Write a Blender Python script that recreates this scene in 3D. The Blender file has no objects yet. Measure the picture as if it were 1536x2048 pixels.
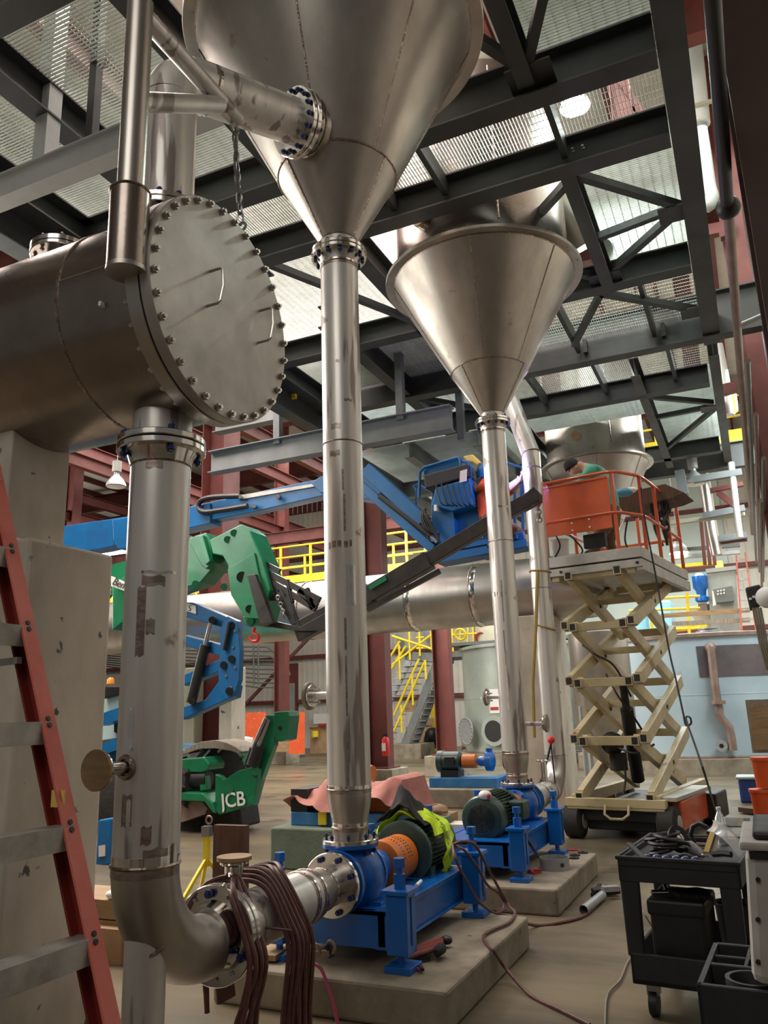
import bpy, math, random
from mathutils import Vector as V, Matrix
random.seed(7)
C = bpy.context.scene.collection
SC = bpy.context.scene
# ---------------------------------------------------------------- camera
FOC, PIT, ROL, YAW, EYE = 1590.5, .24706, -.0323, .4245, V((0, 0, 1.6))
cp, sp, cr, sr, cy_, sy_ = math.cos(PIT), math.sin(PIT), math.cos(ROL), math.sin(ROL), math.cos(YAW), math.sin(YAW)
_r = V((cr, -sr * sp, sr * cp)); _u = V((-sr, -cr * sp, cr * cp)); _f = V((0, cp, sp))
_B = Matrix(((cy_, -sy_, 0), (sy_, cy_, 0), (0, 0, 1)))
_r, _u, _f = _B @ _r, _B @ _u, _B @ _f
cam = bpy.data.cameras.new('camera'); co = bpy.data.objects.new('camera', cam); C.objects.link(co)
cam.sensor_fit = 'VERTICAL'; cam.sensor_height = 36; cam.lens = 36 * FOC / 2048; cam.clip_end = 300; cam.clip_start = .05
co.matrix_world = Matrix(((_r.x, _u.x, -_f.x, EYE.x), (_r.y, _u.y, -_f.y, EYE.y), (_r.z, _u.z, -_f.z, EYE.z), (0, 0, 0, 1)))
SC.camera = co
def P(px, py, x=None, y=None, z=None):            # the point where a photo pixel's ray meets a plane of the hall
    d = (px - 768) / FOC * _r - (py - 1024) / FOC * _u + _f
    t = (x - EYE.x) / d.x if x is not None else (y - EYE.y) / d.y if y is not None else (z - EYE.z) / d.z
    return EYE + d * t
# ---------------------------------------------------------------- light
SC.view_settings.view_transform = 'Standard'; SC.view_settings.look = 'None'
SC.view_settings.gamma = 1; SC.view_settings.use_curve_mapping = False
SC.view_settings.exposure = 0.12
w = bpy.data.worlds.new('world'); SC.world = w; w.use_nodes = True
bg = w.node_tree.nodes['Background']; bg.inputs[0].default_value = (1.0, .95, .88, 1); bg.inputs[1].default_value = .12
def area(name, loc, tgt, size, power, col=(1, .95, .87), size_y=None):
    l = bpy.data.lights.new(name, 'AREA'); l.energy = power; l.color = col; l.size = size
    if size_y: l.shape = 'RECTANGLE'; l.size_y = size_y
    o = bpy.data.objects.new(name, l); C.objects.link(o); o.location = loc
    o.rotation_euler = (V(tgt) - V(loc)).to_track_quat('-Z', 'Y').to_euler(); return o
area('hall_and_fill_light', (-1.5, -5, 8.5), (-2, 4, 1.5), 5, 190)  # fill behind the camera, added to brighten the near faces
area('hall_and_fill_light', (1.6, 17, 7.5), (-1, 17.5, 0), 2.5, 600, (.93, 1, 1))  # unseen source added to brighten the far floor at right
area('hall_and_fill_light', (-9, 5.5, 6.2), (-3, 5, 2.5), 4, 330)  # fill added from the left, aimed at vessel and pipes
area('hall_and_fill_light', (-12, 19, 11), (-12, 20, 0), 9, 2600, size_y=16)
area('hall_and_fill_light', (-1.5, 26, 11), (-2, 24, 0), 7, 2600, (.93, 1, 1), size_y=8)
area('hall_and_fill_light', (-.5, 11, 11.2), (-1, 11, 0), 4, 900, (.88, 1, .93), size_y=12)
area('hall_and_fill_light', (-7, 7, 11.2), (-5, 7, 0), 4, 2700, (1, .85, .79), size_y=12)
area('hall_and_fill_light', (-9.5, 17, 7.6), (-2, 21, 1), 3, 700)  # fill added to lift the fronts of the round tanks
pl_ = bpy.data.lights.new('bay_lamp_light', 'POINT'); pl_.energy = 260; pl_.color = (.85, 1, .92); pl_.shadow_soft_size = .12; po_ = bpy.data.objects.new('bay_lamp_light', pl_); C.objects.link(po_); po_.location = P(1152, 190, y=8.4) + V((0, 0, -.35))
area('hall_and_fill_light', (-22, 12, 7), (-8, 16, 2), 6, 1500)
# ---------------------------------------------------------------- materials
def nd(nt, t, **k):
    n = nt.nodes.new(t)
    for a, b in k.items():
        if a.startswith('i_'): n.inputs[a[2:].replace('_', ' ')].default_value = b
        else: setattr(n, a, b)
    return n
def mat(name, col, rough=.5, metal=0, col2=None, scale=3, lo=.35, hi=.65, stretch=(1, 1, 1), rv=.12, bump=0, bscale=40, emit=None, es=1, coat=0, alpha=None, trans=0, detail=5, spots=None, streak=None):
    m = bpy.data.materials.new(name); m.use_nodes = True; nt = m.node_tree; L = nt.links.new
    b = nt.nodes['Principled BSDF']
    b.inputs['Base Color'].default_value = (*col, 1); b.inputs['Roughness'].default_value = rough; b.inputs['Metallic'].default_value = metal
    if coat: b.inputs['Coat Weight'].default_value = coat; b.inputs['Coat Roughness'].default_value = .08
    if emit: b.inputs['Emission Color'].default_value = (*emit, 1); b.inputs['Emission Strength'].default_value = es
    if trans: b.inputs['Transmission Weight'].default_value = trans
    if alpha: b.inputs['Alpha'].default_value = alpha
    tc = nd(nt, 'ShaderNodeTexCoord'); mp = nd(nt, 'ShaderNodeMapping'); mp.inputs['Scale'].default_value = stretch
    L(tc.outputs['Object'], mp.inputs[0])
    if col2:
        n = nd(nt, 'ShaderNodeTexNoise', i_Scale=scale, i_Detail=detail, i_Roughness=.6); L(mp.outputs[0], n.inputs['Vector'])
        r = nd(nt, 'ShaderNodeMapRange', i_From_Min=lo, i_From_Max=hi); L(n.outputs[0], r.inputs[0])
        x = nd(nt, 'ShaderNodeMix', data_type='RGBA'); x.inputs['A'].default_value = (*col, 1); x.inputs['B'].default_value = (*col2, 1)
        L(r.outputs[0], x.inputs['Factor']); out = x.outputs['Result']
        if spots:
            n2 = nd(nt, 'ShaderNodeTexNoise', i_Scale=spots[0], i_Detail=4); L(tc.outputs['Object'], n2.inputs['Vector'])
            r2 = nd(nt, 'ShaderNodeMapRange', i_From_Min=spots[1], i_From_Max=spots[1] + .04); L(n2.outputs[0], r2.inputs[0])
            x2 = nd(nt, 'ShaderNodeMix', data_type='RGBA'); L(out, x2.inputs['A']); x2.inputs['B'].default_value = (*spots[2], 1)
            L(r2.outputs[0], x2.inputs['Factor']); out = x2.outputs['Result']
        if streak:                                                   # (scale, vertical stretch, threshold, colour)
            m3 = nd(nt, 'ShaderNodeMapping'); m3.inputs['Scale'].default_value = (1, 1, streak[1]); L(tc.outputs['Object'], m3.inputs[0])
            n3 = nd(nt, 'ShaderNodeTexNoise', i_Scale=streak[0], i_Detail=3); L(m3.outputs[0], n3.inputs['Vector'])
            r3 = nd(nt, 'ShaderNodeMapRange', i_From_Min=streak[2], i_From_Max=streak[2] + .03); L(n3.outputs[0], r3.inputs[0])
            x3 = nd(nt, 'ShaderNodeMix', data_type='RGBA'); L(out, x3.inputs['A']); x3.inputs['B'].default_value = (*streak[3], 1)
            L(r3.outputs[0], x3.inputs['Factor']); out = x3.outputs['Result']
        L(out, b.inputs['Base Color'])
        q = nd(nt, 'ShaderNodeMapRange', i_To_Min=max(.02, rough - rv), i_To_Max=min(1, rough + rv)); L(n.outputs[0], q.inputs[0]); L(q.outputs[0], b.inputs['Roughness'])
    if bump:
        n = nd(nt, 'ShaderNodeTexNoise', i_Scale=bscale, i_Detail=4); L(mp.outputs[0], n.inputs['Vector'])
        bp = nd(nt, 'ShaderNodeBump', i_Strength=bump, i_Distance=.01); L(n.outputs[0], bp.inputs['Height']); L(bp.outputs[0], b.inputs['Normal'])
    return m
M = {}
def mk(k, *a, **kw): M[k] = mat(k, *a, **kw)
mk('steel', (.56, .53, .49), .36, 1, (.36, .33, .305), 2.2, .3, .75, (1, 1, .25), rv=.16, bump=.08, bscale=9)
mk('pipe', (.76, .74, .70), .34, .52, (.53, .505, .475), 5, .3, .72, (1.3, 1.3, .16), rv=.14, bump=.06, bscale=12, spots=(4.5, .68, (.33, .27, .25)), streak=(7.5, .10, .585, (.30, .255, .24)))
mk('cone', (.52, .485, .43), .36, .88, (.32, .29, .255), 2.2, .3, .72, (1, 1, .35), rv=.14, spots=(5, .68, (.28, .25, .21)), bump=.05, bscale=6)
mk('vessel', (.36, .31, .275), .27, 1, (.24, .205, .18), 2.5, .3, .7, (1, 1, 1), rv=.1, bump=.04)
mk('blank', (.50, .48, .45), .5, .75, (.36, .34, .31), 3.2, .3, .7, rv=.12, bump=.1, bscale=5)
mk('bright', (.80, .78, .74), .16, 1, (.62, .58, .54), 9, rv=.08)
mk('weld', (.42, .36, .31), .28, 1, (.22, .15, .12), 30, bump=.5, bscale=60)
mk('tint', (.40, .335, .295), .3, .8, (.25, .195, .165), 14, .4, .6, (1, 1, 3), rv=.06)
mk('bolt', (.55, .53, .5), .25, 1)
mk('navy', (.012, .035, .16), .3, 0, (.006, .015, .08), 20, coat=.3)
mk('blue', (.002, .125, .47), .3, 0, (.002, .09, .37), 3, coat=.25)
mk('lift_blue', (.003, .125, .33), .42, 0, (.003, .09, .25), 2, spots=(7, .68, (.03, .05, .1)))
mk('pad_blue', (.02, .14, .36), .5, 0, (.05, .2, .42), 6)
mk('orange', (.62, .16, .012), .4, 0, (.5, .12, .01), 5)
mk('motor', (.014, .042, .034), .4, 0, (.022, .055, .046), 8, coat=.2)
mk('black', (.006, .006, .0065), .5, 0, (.012, .012, .012), 9)
mk('cartgrey', (.012, .0125, .014), .55, 0, (.02, .0205, .022), 9)
mk('fork', (.014, .013, .013), .4, .1, (.035, .026, .02), 6)
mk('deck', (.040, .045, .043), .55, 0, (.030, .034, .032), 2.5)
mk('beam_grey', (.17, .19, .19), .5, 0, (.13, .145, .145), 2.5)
mk('pale_beam', (.50, .52, .51), .5, 0, (.42, .44, .43), 2.5)
mk('grating', (.50, .54, .50), .6, .15, (.42, .46, .42), 5)
mk('concrete', (.33, .285, .21), .85, 0, (.14, .115, .085), 2.8, .3, .7, bump=.3, bscale=25, spots=(11, .69, (.10, .085, .07)))
mk('pier', (.66, .59, .49), .85, 0, (.36, .32, .26), 2.0, .3, .7, (1, 1, .5), bump=.25, bscale=22, spots=(9, .67, (.10, .09, .08)))
mk('concrete_green', (.13, .17, .12), .85, 0, (.09, .115, .08), 3, bump=.3)
mk('floor', (.19, .155, .10), .36, 0, (.075, .06, .038), 1.1, .36, .66, (.45, 1.3, 1), rv=.2, bump=.08, bscale=14, spots=(1.4, .60, (.07, .058, .04)), detail=11)
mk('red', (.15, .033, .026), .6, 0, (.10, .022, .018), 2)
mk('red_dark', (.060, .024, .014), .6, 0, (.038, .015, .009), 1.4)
mk('wall', (.62, .58, .50), .7, 0, (.5, .47, .41), .5)
mk('wallgreen', (.50, .56, .50), .7, 0, (.44, .5, .45), .7)
mk('roof', (.66, .62, .54), .8, 0, (.54, .49, .42), .6)
mk('yellow', (.80, .62, .02), .5, 0, (.68, .5, .015), 4)
mk('green', (.005, .19, .075), .4, 0, (.004, .135, .055), 3, coat=.2)
mk('beige', (.56, .47, .28), .45, 0, (.44, .36, .21), 3, spots=(3.2, .64, (.27, .13, .05)))
mk('alu', (.50, .48, .44), .5, .3, (.38, .36, .33), 4, spots=(10, .68, (.2, .18, .16)))
mk('liftred', (.60, .10, .025), .42, 0, (.50, .075, .02), 3, coat=.2, spots=(8, .69, (.32, .07, .03)))
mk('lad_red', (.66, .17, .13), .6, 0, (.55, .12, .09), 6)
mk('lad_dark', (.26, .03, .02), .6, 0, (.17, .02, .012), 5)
mk('lad_alu', (.52, .51, .48), .5, .3, (.30, .28, .25), 8)
mk('tank', (.36, .41, .36), .35, .1, (.28, .32, .28), 1.2, (.35), .65)
mk('tank_blue', (.40, .50, .56), .32, .1, (.31, .40, .46), .8, spots=(2.6, .66, (.33, .38, .42)))
mk('tankpatch', (.15, .13, .14), .45, .6, (.10, .09, .10), 2)
mk('rust', (.20, .135, .11), .5, .4, (.28, .21, .18), 5)
mk('wood', (.38, .25, .13), .7, 0, (.26, .16, .08), 3, .35, .65, (1, 1, 8))
mk('wood_dark', (.12, .055, .03), .7, 0, (.075, .033, .018), 4, .35, .65, (6, 1, 1))
mk('wood_grey', (.35, .30, .24), .8, 0, (.22, .18, .14), 4, .35, .65, (8, 8, 1))
mk('hose', (.13, .048, .040), .5, 0, (.08, .03, .026), 30)
mk('hose_pink', (.42, .06, .14), .5)
mk('cord', (.20, .17, .12), .6)
mk('rubber', (.012, .012, .012), .8, 0, (.03, .027, .022), 14, bump=.4, bscale=30)
mk('cardboard', (.42, .27, .15), .8, 0, (.33, .2, .11), 4)
mk('pinktarp', (.45, .19, .15), .8, 0, (.34, .13, .10), 5, bump=.3, bscale=12)
mk('hivis', (.62, .85, .02), .7, 0, (.5, .7, .01), 14)
mk('blackcloth', (.008, .008, .009), .9, 0, (.02, .02, .02), 20)
mk('redtool', (.35, .02, .02), .5)
mk('redbright', (.65, .02, .02), .45)
mk('white', (.75, .74, .7), .5)
mk('sticker', (.62, .60, .56), .5)
mk('darkpurple', (.07, .05, .09), .5)
mk('orange_panel', (.72, .10, .012), .6, 0, (.6, .07, .01), 3, spots=(14, .66, (.8, .35, .2)))
mk('bucket', (.75, .10, .02), .4)
mk('binblue', (.02, .06, .25), .4)
mk('binlid', (.35, .4, .42), .5)
mk('bin', (.42, .40, .37), .6, 0, (.34, .32, .29), 6)
mk('skin', (.42, .22, .15), .6)
mk('teal', (.10, .36, .27), .8, 0, (.07, .28, .20), 12, bump=.3, bscale=20)
mk('brownpants', (.17, .09, .045), .85, 0, (.11, .055, .03), 12, bump=.3, bscale=20)
mk('weldjacket', (.62, .09, .02), .8, 0, (.45, .06, .02), 10, bump=.3, bscale=20)
mk('glove', (.40, .27, .19), .8)
mk('ltblue', (.30, .58, .68), .45)
mk('eqgrey', (.33, .34, .31), .5, 0, (.27, .28, .25), 3)
mk('eqdark', (.13, .14, .13), .5)
mk('tan', (.45, .43, .32), .6, 0, (.38, .36, .27), 3)
mk('galv', (.42, .44, .45), .4, .5, (.34, .36, .37), 8)
mk('white_pipe', (.75, .78, .74), .35)
mk('ductwhite', (.8, .8, .75), .4)
mk('greypipe', (.33, .36, .33), .4)
mk('lamp', (.8, .8, .8), .3, emit=(1, 1, .93), es=30)
mk('lampsoft', (.8, .8, .8), .3, emit=(.95, 1, .95), es=8)
mk('arc', (.8, .8, 1), .3, emit=(.75, .65, 1), es=60)
mk('tarpyellow', (.75, .55, .12), .7)
mk('beacon', (.8, .25, .01), .3)
mk('glass', (.42, .58, .56), .1, 0)
mk('clear', (.8, .85, .88), .08, 0, trans=.8)
mk('strap', (.32, .22, .06), .8)
mk('chainsteel', (.35, .34, .34), .35, 1)
mk('cloth_grey', (.22, .21, .21), .8, 0, (.12, .11, .12), 20)
mk('water', (.22, .2, .16), .06, 0)
mk('bluecloth', (.10, .28, .42), .7)
# ---------------------------------------------------------------- mesh builder
def frame(d, up=None):
    d = V(d).normalized(); up = V(up) if up is not None else (V((0, 0, 1)) if abs(d.z) < .95 else V((0, 1, 0)))
    s = d.cross(up)
    if s.length < 1e-5: s = d.cross(V((1, 0, 0)))
    s.normalize(); return d, s, s.cross(d).normalized()
class B:
    def __init__(s): s.v = []; s.f = []
    def add(s, vs, fs):
        n = len(s.v); s.v += [V(p) for p in vs]; s.f += [tuple(i + n for i in f) for f in fs]; return s
    def box(s, a, b):
        (x0, y0, z0), (x1, y1, z1) = a, b
        return s.add([(x0, y0, z0), (x1, y0, z0), (x1, y1, z0), (x0, y1, z0), (x0, y0, z1), (x1, y0, z1), (x1, y1, z1), (x0, y1, z1)],
                     [(0, 3, 2, 1), (4, 5, 6, 7), (0, 1, 5, 4), (1, 2, 6, 5), (2, 3, 7, 6), (3, 0, 4, 7)])
    def bar(s, p, q, w, h, up=None, off=(0, 0), w2=None, h2=None):           # rectangular bar from p to q, w sideways, h along up
        p, q = V(p), V(q); d, sd, u = frame(q - p, up); w2 = w2 or w; h2 = h2 or h
        p = p + sd * off[0] + u * off[1]; q = q + sd * off[0] + u * off[1]
        c = [p + sd * a * w / 2 + u * b * h / 2 for a, b in ((-1, -1), (1, -1), (1, 1), (-1, 1))] + [q + sd * a * w2 / 2 + u * b * h2 / 2 for a, b in ((-1, -1), (1, -1), (1, 1), (-1, 1))]
        return s.add(c, [(0, 3, 2, 1), (4, 5, 6, 7), (0, 1, 5, 4), (1, 2, 6, 5), (2, 3, 7, 6), (3, 0, 4, 7)])
    def ibeam(s, p, q, h, w, tf=.018, tw=.012, up=None):
        s.bar(p, q, w, tf, up, (0, h / 2 - tf / 2)); s.bar(p, q, w, tf, up, (0, -h / 2 + tf / 2)); s.bar(p, q, tw, h - 2 * tf, up); return s
    def cyl(s, p, q, r, r2=None, n=24, caps=True, up=None):
        p, q = V(p), V(q); r2 = r if r2 is None else r2; d, a, b = frame(q - p, up); vs = []
        for c, rr in ((p, r), (q, r2)):
            vs += [c + (a * math.cos(t) + b * math.sin(t)) * rr for t in [2 * math.pi * i / n for i in range(n)]]
        fs = [(i, (i + 1) % n, n + (i + 1) % n, n + i) for i in range(n)]
        if caps: fs += [tuple(range(n))[::-1], tuple(range(n, 2 * n))]
        return s.add(vs, fs)
    def lathe(s, o, ax, prof, n=32, up=None, closed=False, wob=0):             # prof: (radius, distance along axis)
        o = V(o); d, a, b = frame(ax, up); vs = []; k = len(prof)
        for r, t in prof:
            for i in range(n):
                th = 2 * math.pi * i / n; rr = r * (1 + wob * random.uniform(-1, 1)); vs.append(o + d * t + (a * math.cos(th) + b * math.sin(th)) * rr)
        fs = []
        for j in range(k if closed else k - 1):
            j2 = (j + 1) % k
            fs += [(j * n + i, j * n + (i + 1) % n, j2 * n + (i + 1) % n, j2 * n + i) for i in range(n)]
        if not closed:
            if prof[0][0] > 1e-4: fs.append(tuple(range(n))[::-1])
            if prof[-1][0] > 1e-4: fs.append(tuple(range((k - 1) * n, k * n)))
        return s.add(vs, fs)
    def tube(s, pts, r, n=8, closed=False):
        pts = [V(p) for p in pts]; m = len(pts); vs = []; u = None
        for i, p in enumerate(pts):
            a = pts[i - 1] if (i or closed) else p; c = pts[(i + 1) % m] if (i < m - 1 or closed) else p
            d = (c - a).normalized()
            if u is None: _, sd, u = frame(d)
            u = (u - d * u.dot(d)).normalized(); sd = d.cross(u); rr = r[i] if isinstance(r, (list, tuple)) else r
            vs += [p + (sd * math.cos(2 * math.pi * k / n) + u * math.sin(2 * math.pi * k / n)) * rr for k in range(n)]
        fs = [(i * n + k, i * n + (k + 1) % n, ((i + 1) % m) * n + (k + 1) % n, ((i + 1) % m) * n + k) for i in range(m if closed else m - 1) for k in range(n)]
        if not closed: fs += [tuple(range(n))[::-1], tuple(range((m - 1) * n, m * n))]
        return s.add(vs, fs)
    def prism(s, pts, ex):                                               # polygon of 3-D points pushed along ex
        pts = [V(p) for p in pts]; ex = V(ex); n = len(pts)
        return s.add(pts + [p + ex for p in pts], [tuple(range(n))[::-1], tuple(range(n, 2 * n))] + [(i, (i + 1) % n, n + (i + 1) % n, n + i) for i in range(n)])
    def torus(s, c, ax, R, r, n=32, m=8):
        d, a, b = frame(ax); return s.tube([V(c) + (a * math.cos(2 * math.pi * i / n) + b * math.sin(2 * math.pi * i / n)) * R for i in range(n)], r, m, True)
    def ball(s, c, r, n=12, m=8, sc=(1, 1, 1)):
        c = V(c); vs = [c + V((0, 0, r * sc[2]))]
        for j in range(1, m):
            for i in range(n):
                a, t = math.pi * j / m, 2 * math.pi * i / n; vs.append(c + V((r * sc[0] * math.sin(a) * math.cos(t), r * sc[1] * math.sin(a) * math.sin(t), r * sc[2] * math.cos(a))))
        vs.append(c - V((0, 0, r * sc[2]))); L = len(vs) - 1
        fs = [(0, 1 + i, 1 + (i + 1) % n) for i in range(n)] + [(L, L - n + (i + 1) % n, L - n + i) for i in range(n)]
        fs += [(1 + j * n + i, 1 + (j + 1) * n + i, 1 + (j + 1) * n + (i + 1) % n, 1 + j * n + (i + 1) % n) for j in range(m - 2) for i in range(n)]
        return s.add(vs, fs)
    def cloth(s, f, nu, nv, th=.008):                                     # f(u,v) -> point; a sheet with a thickness
        vs = [V(f(i / nu, j / nv)) for j in range(nv + 1) for i in range(nu + 1)]; N = len(vs); k = nu + 1
        nr = []
        for j in range(nv + 1):
            for i in range(nu + 1):
                a = vs[j * k + min(i + 1, nu)] - vs[j * k + max(i - 1, 0)]; b = vs[min(j + 1, nv) * k + i] - vs[max(j - 1, 0) * k + i]
                q = a.cross(b); nr.append(q.normalized() if q.length > 1e-9 else V((0, 0, 1)))
        fs = [(j * k + i, j * k + i + 1, (j + 1) * k + i + 1, (j + 1) * k + i) for j in range(nv) for i in range(nu)]
        fs += [tuple(N + q for q in f_[::-1]) for f_ in fs]
        rim = [i for i in range(nu)] + [j * k + nu for j in range(nv)] + [nv * k + i for i in range(nu, 0, -1)] + [j * k for j in range(nv, 0, -1)]
        fs += [(rim[(q + 1) % len(rim)], rim[q], N + rim[q], N + rim[(q + 1) % len(rim)]) for q in range(len(rim))]
        return s.add(vs + [p - q * th for p, q in zip(vs, nr)], fs)
MW = {}
def link(name, me, parent=None):
    o = bpy.data.objects.new(name, me); C.objects.link(o)
    if parent: o.parent = parent; MW[o.name] = MW[parent.name]
    else: MW[o.name] = Matrix()
    return o
def tag(o, label=None, cat=None, group=None, kind=None):
    for k, v in (('label', label), ('category', cat), ('group', group), ('kind', kind)):
        if v: o[k] = v
    return o
def thing(name, label, cat, loc=(0, 0, 0), group=None):
    o = link(name, None); o.location = loc; MW[o.name] = Matrix.Translation(V(loc)); o.empty_display_size = .1
    return tag(o, label, cat, group)
def part(name, b, m, parent=None, smooth=True, label=None, bevel=0, kind=None):
    mw = MW[parent.name].inverted() if parent else Matrix(); off = V((0, 0, 0))
    if not parent:
        xs = [v.x for v in b.v]; ys = [v.y for v in b.v]; zs = [v.z for v in b.v]
        off = V(((min(xs) + max(xs)) / 2, (min(ys) + max(ys)) / 2, min(zs)))
    me = bpy.data.meshes.new(name); me.from_pydata([tuple(mw @ v - off) for v in b.v], [], b.f)
    me.materials.append(M[m] if isinstance(m, str) else m)
    if smooth:
        me.polygons.foreach_set('use_smooth', [True] * len(me.polygons))
        try: me.set_sharp_from_angle(angle=math.radians(38))
        except Exception: pass
    o = link(name, me, parent)
    if not parent: o.location = off; MW[o.name] = Matrix.Translation(off)
    if label: o['label'] = label
    if kind: o['kind'] = kind
    if bevel:
        bv = o.modifiers.new('bevel', 'BEVEL'); bv.width = bevel; bv.segments = 2; bv.limit_method = 'ANGLE'
    return o
def solo(name, b, m, label, cat, group=None, **k): return tag(part(name, b, m, None, **k), label, cat, group)
def struct(name, b, m, parent=None, **k):
    o = part(name, b, m, parent, **k)
    if not parent: o['kind'] = 'structure'
    return o
def copy_tree(o, parent=None):
    c = o.copy(); C.objects.link(c); c.parent = parent
    for ch in [x for x in bpy.data.objects if x.parent is o]: copy_tree(ch, c)
    return c
def text(s, size, m, parent, origin, right, up, name='lettering', depth=.002, bold=0, shear=0):
    cu = bpy.data.curves.new('t', 'FONT'); cu.body = s; cu.size = size; cu.extrude = depth; cu.offset = bold; cu.shear = shear
    o = bpy.data.objects.new('t', cu); C.objects.link(o); bpy.context.view_layer.update()
    me = bpy.data.meshes.new_from_object(o.evaluated_get(bpy.context.evaluated_depsgraph_get())); bpy.data.objects.remove(o)
    r, u = V(right).normalized(), V(up).normalized(); n = r.cross(u).normalized(); u = n.cross(r)
    mw = MW[parent.name].inverted()
    for v in me.vertices: v.co = mw @ (V(origin) + r * v.co.x + u * v.co.y + n * v.co.z)
    me.materials.clear(); me.materials.append(M[m]); me.name = name; q = link(name, me, parent); return q
_bm = {}
def bolts(parent, c, ax, R, n, r, ln, m, phase=0, name='bolt', skip=(), stud=True, up=None):   # hex bolts round a flange, shared mesh
    key = (name, r, ln, m, tuple(round(t, 3) for t in V(ax)), stud)
    if key not in _bm:
        d = V(ax).normalized(); b = B().cyl(-d * (ln / 2 + r * .9), -d * ln / 2, r, n=6).cyl(d * ln / 2, d * (ln / 2 + r * .9), r, n=6).cyl(-d * (ln / 2 + (r * 1.5 if stud else 0)), d * (ln / 2 + (r * 1.5 if stud else 0)), r * .55, n=8)
        me = bpy.data.meshes.new(name); me.from_pydata([tuple(v) for v in b.v], [], b.f); me.materials.append(M[m]); _bm[key] = me
    d, a, e = frame(ax, up); inv = MW[parent.name].inverted()
    for i in range(n):
        if i in skip: continue
        t = 2 * math.pi * (i + phase) / n; o = link(name, _bm[key], parent); o.location = inv @ (V(c) + (a * math.cos(t) + e * math.sin(t)) * R)
def flange(parent, c, ax, ri, ro, th, m='bright', name='flange'):
    return part(name, B().lathe(V(c) - V(ax).normalized() * th / 2, ax, [(ri, 0), (ro - .004, 0), (ro, .004), (ro, th - .004), (ro - .004, th), (ri, th)], 40, closed=True), m, parent)
def elbow(c0, d0, d1, R, r, n=14, m=28):                                 # quarter bend: starts at c0 heading d0, leaves heading d1
    c0, d0, d1 = V(c0), V(d0).normalized(), V(d1).normalized(); ce = c0 + d1 * R
    return B().tube([ce - d1 * R * math.cos(a) + d0 * R * math.sin(a) for a in [math.pi / 2 * i / n for i in range(n + 1)]], r, m)
def weld(parent, c, ax, r, w=.006, band=0):
    if band:
        d = V(ax).normalized()
        for s_ in (-1, 1): part('polished_band', B().lathe(V(c) + d * s_ * band * .15, d * s_, [(r - .003, 0), (r + .0012, .001), (r + .0012, band), (r - .003, band + .002)], 40), 'bright' if s_ > 0 else 'tint', parent)
    return part('weld', B().torus(c, ax, r, w, 40, 6), 'weld', parent)
def smoothpts(ctrl, k=6):
    ctrl = [V(c) for c in ctrl]; pts = []
    for i in range(len(ctrl) - 1):
        p0, p1, p2, p3 = ctrl[max(i - 1, 0)], ctrl[i], ctrl[i + 1], ctrl[min(i + 2, len(ctrl) - 1)]
        for j in range(k):
            t = j / k; pts.append(.5 * (2 * p1 + (p2 - p0) * t + (2 * p0 - 5 * p1 + 4 * p2 - p3) * t * t + (3 * p1 - p0 - 3 * p2 + p3) * t ** 3))
    return pts + [ctrl[-1]]
# ================================================================ THE SETTING
struct('floor', B().box((-45, -8, -.2), (14, 37, 0)), 'floor')
BW = 36.0
wb = struct('wall_back', B().box((-45, BW, 0), (14, BW + .2, 14)), 'wall')
ribs = B()
for i in range(190):
    x = -43 + i * .3; ribs.box((x, BW - .03, 0), (x + .05, BW, 13))
part('rib', ribs, 'wall', wb, kind='stuff')
for z in (2.2, 4.4, 7, 9.5): part('girt', B().box((-44, BW - .22, z), (13, BW - .05, z + .18)), 'red', wb)
wl = struct('wall_left', B().box((-36, -8, 0), (-35.8, BW, 14)), 'wall')
for z in (2.2, 4.4, 7, 9.5): part('girt', B().box((-35.8, -8, z), (-35.6, BW, z + .18)), 'red', wl)
wr = struct('wall_right', B().box((3.2, 3, 0), (3.4, BW, 14)), 'wall')
for z in (2.2, 5.2, 7.6, 9.4, 11): part('girt', B().box((3.0, 3, z), (3.2, BW, z + .2)), 'red', wr)
ce = struct('ceiling', B().box((-45, -8, 13.2), (14, BW, 13.3)), 'roof')
for i in range(27):
    x = -38 + i * 1.6; part('purlin', B().ibeam((x, -8, 13.05), (x, BW, 13.05), .25, .09), 'red', ce)
for i in range(6):
    y = 6 + i * 6; part('rafter', B().ibeam((-40, y, 12.5), (6, y, 12.5), .8, .28), 'red', ce)
# pale green panel on the far right of the back wall
struct('wall_panel', B().box((-9, BW - .08, 3.3), (-.5, BW - .035, 13)), 'wallgreen')

def wcol(name, x, y, z0, z1, label, m='red', h=.45, w=.3, ped=None, group='red steel columns', alongy=False):
    t = thing(name, label, 'column', (x, y, z0 if not ped else 0), group)
    up = (0, 1, 0) if alongy else (1, 0, 0)
    part('shaft', B().ibeam((x, y, z0), (x, y, z1), h, w, .022, .014, up), m, t)
    part('base_plate', B().box((x - .3, y - .3, z0), (x + .3, y + .3, z0 + .03)), m, t)
    if ped: part('footing', B().box((x - ped / 2, y - ped / 2, 0), (x + ped / 2, y + ped / 2, z0)), 'concrete', t, bevel=.015)
    return t
c1 = wcol('steel_column', -7.25, 15.5, .5, 13, 'red steel column with a fire extinguisher on its face, on a concrete footing', ped=.85)
wcol('steel_column', -7.45, 19.9, .5, 13, 'red steel column standing left of the grey round tank with the manhole', ped=.9)
wcol('steel_column', P(437, 1200, y=14.6).x, 14.6, 0, 13, 'broad red steel column behind the blue boom lift and green telehandler', h=.62, w=.62)
wcol('steel_column', -15.3, 24.6, .6, 13, 'red steel column beside the orange screens at the far wall', ped=.9)
wcol('steel_column', -22.6, 30, 0, 13, 'red steel column bearing a rack of conduits near the far wall', h=.5, w=.5)
wcol('steel_column', -16.8, 14.6, 0, 13, 'red steel column seen above the concrete pier at the left', h=.5, w=.5)
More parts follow.
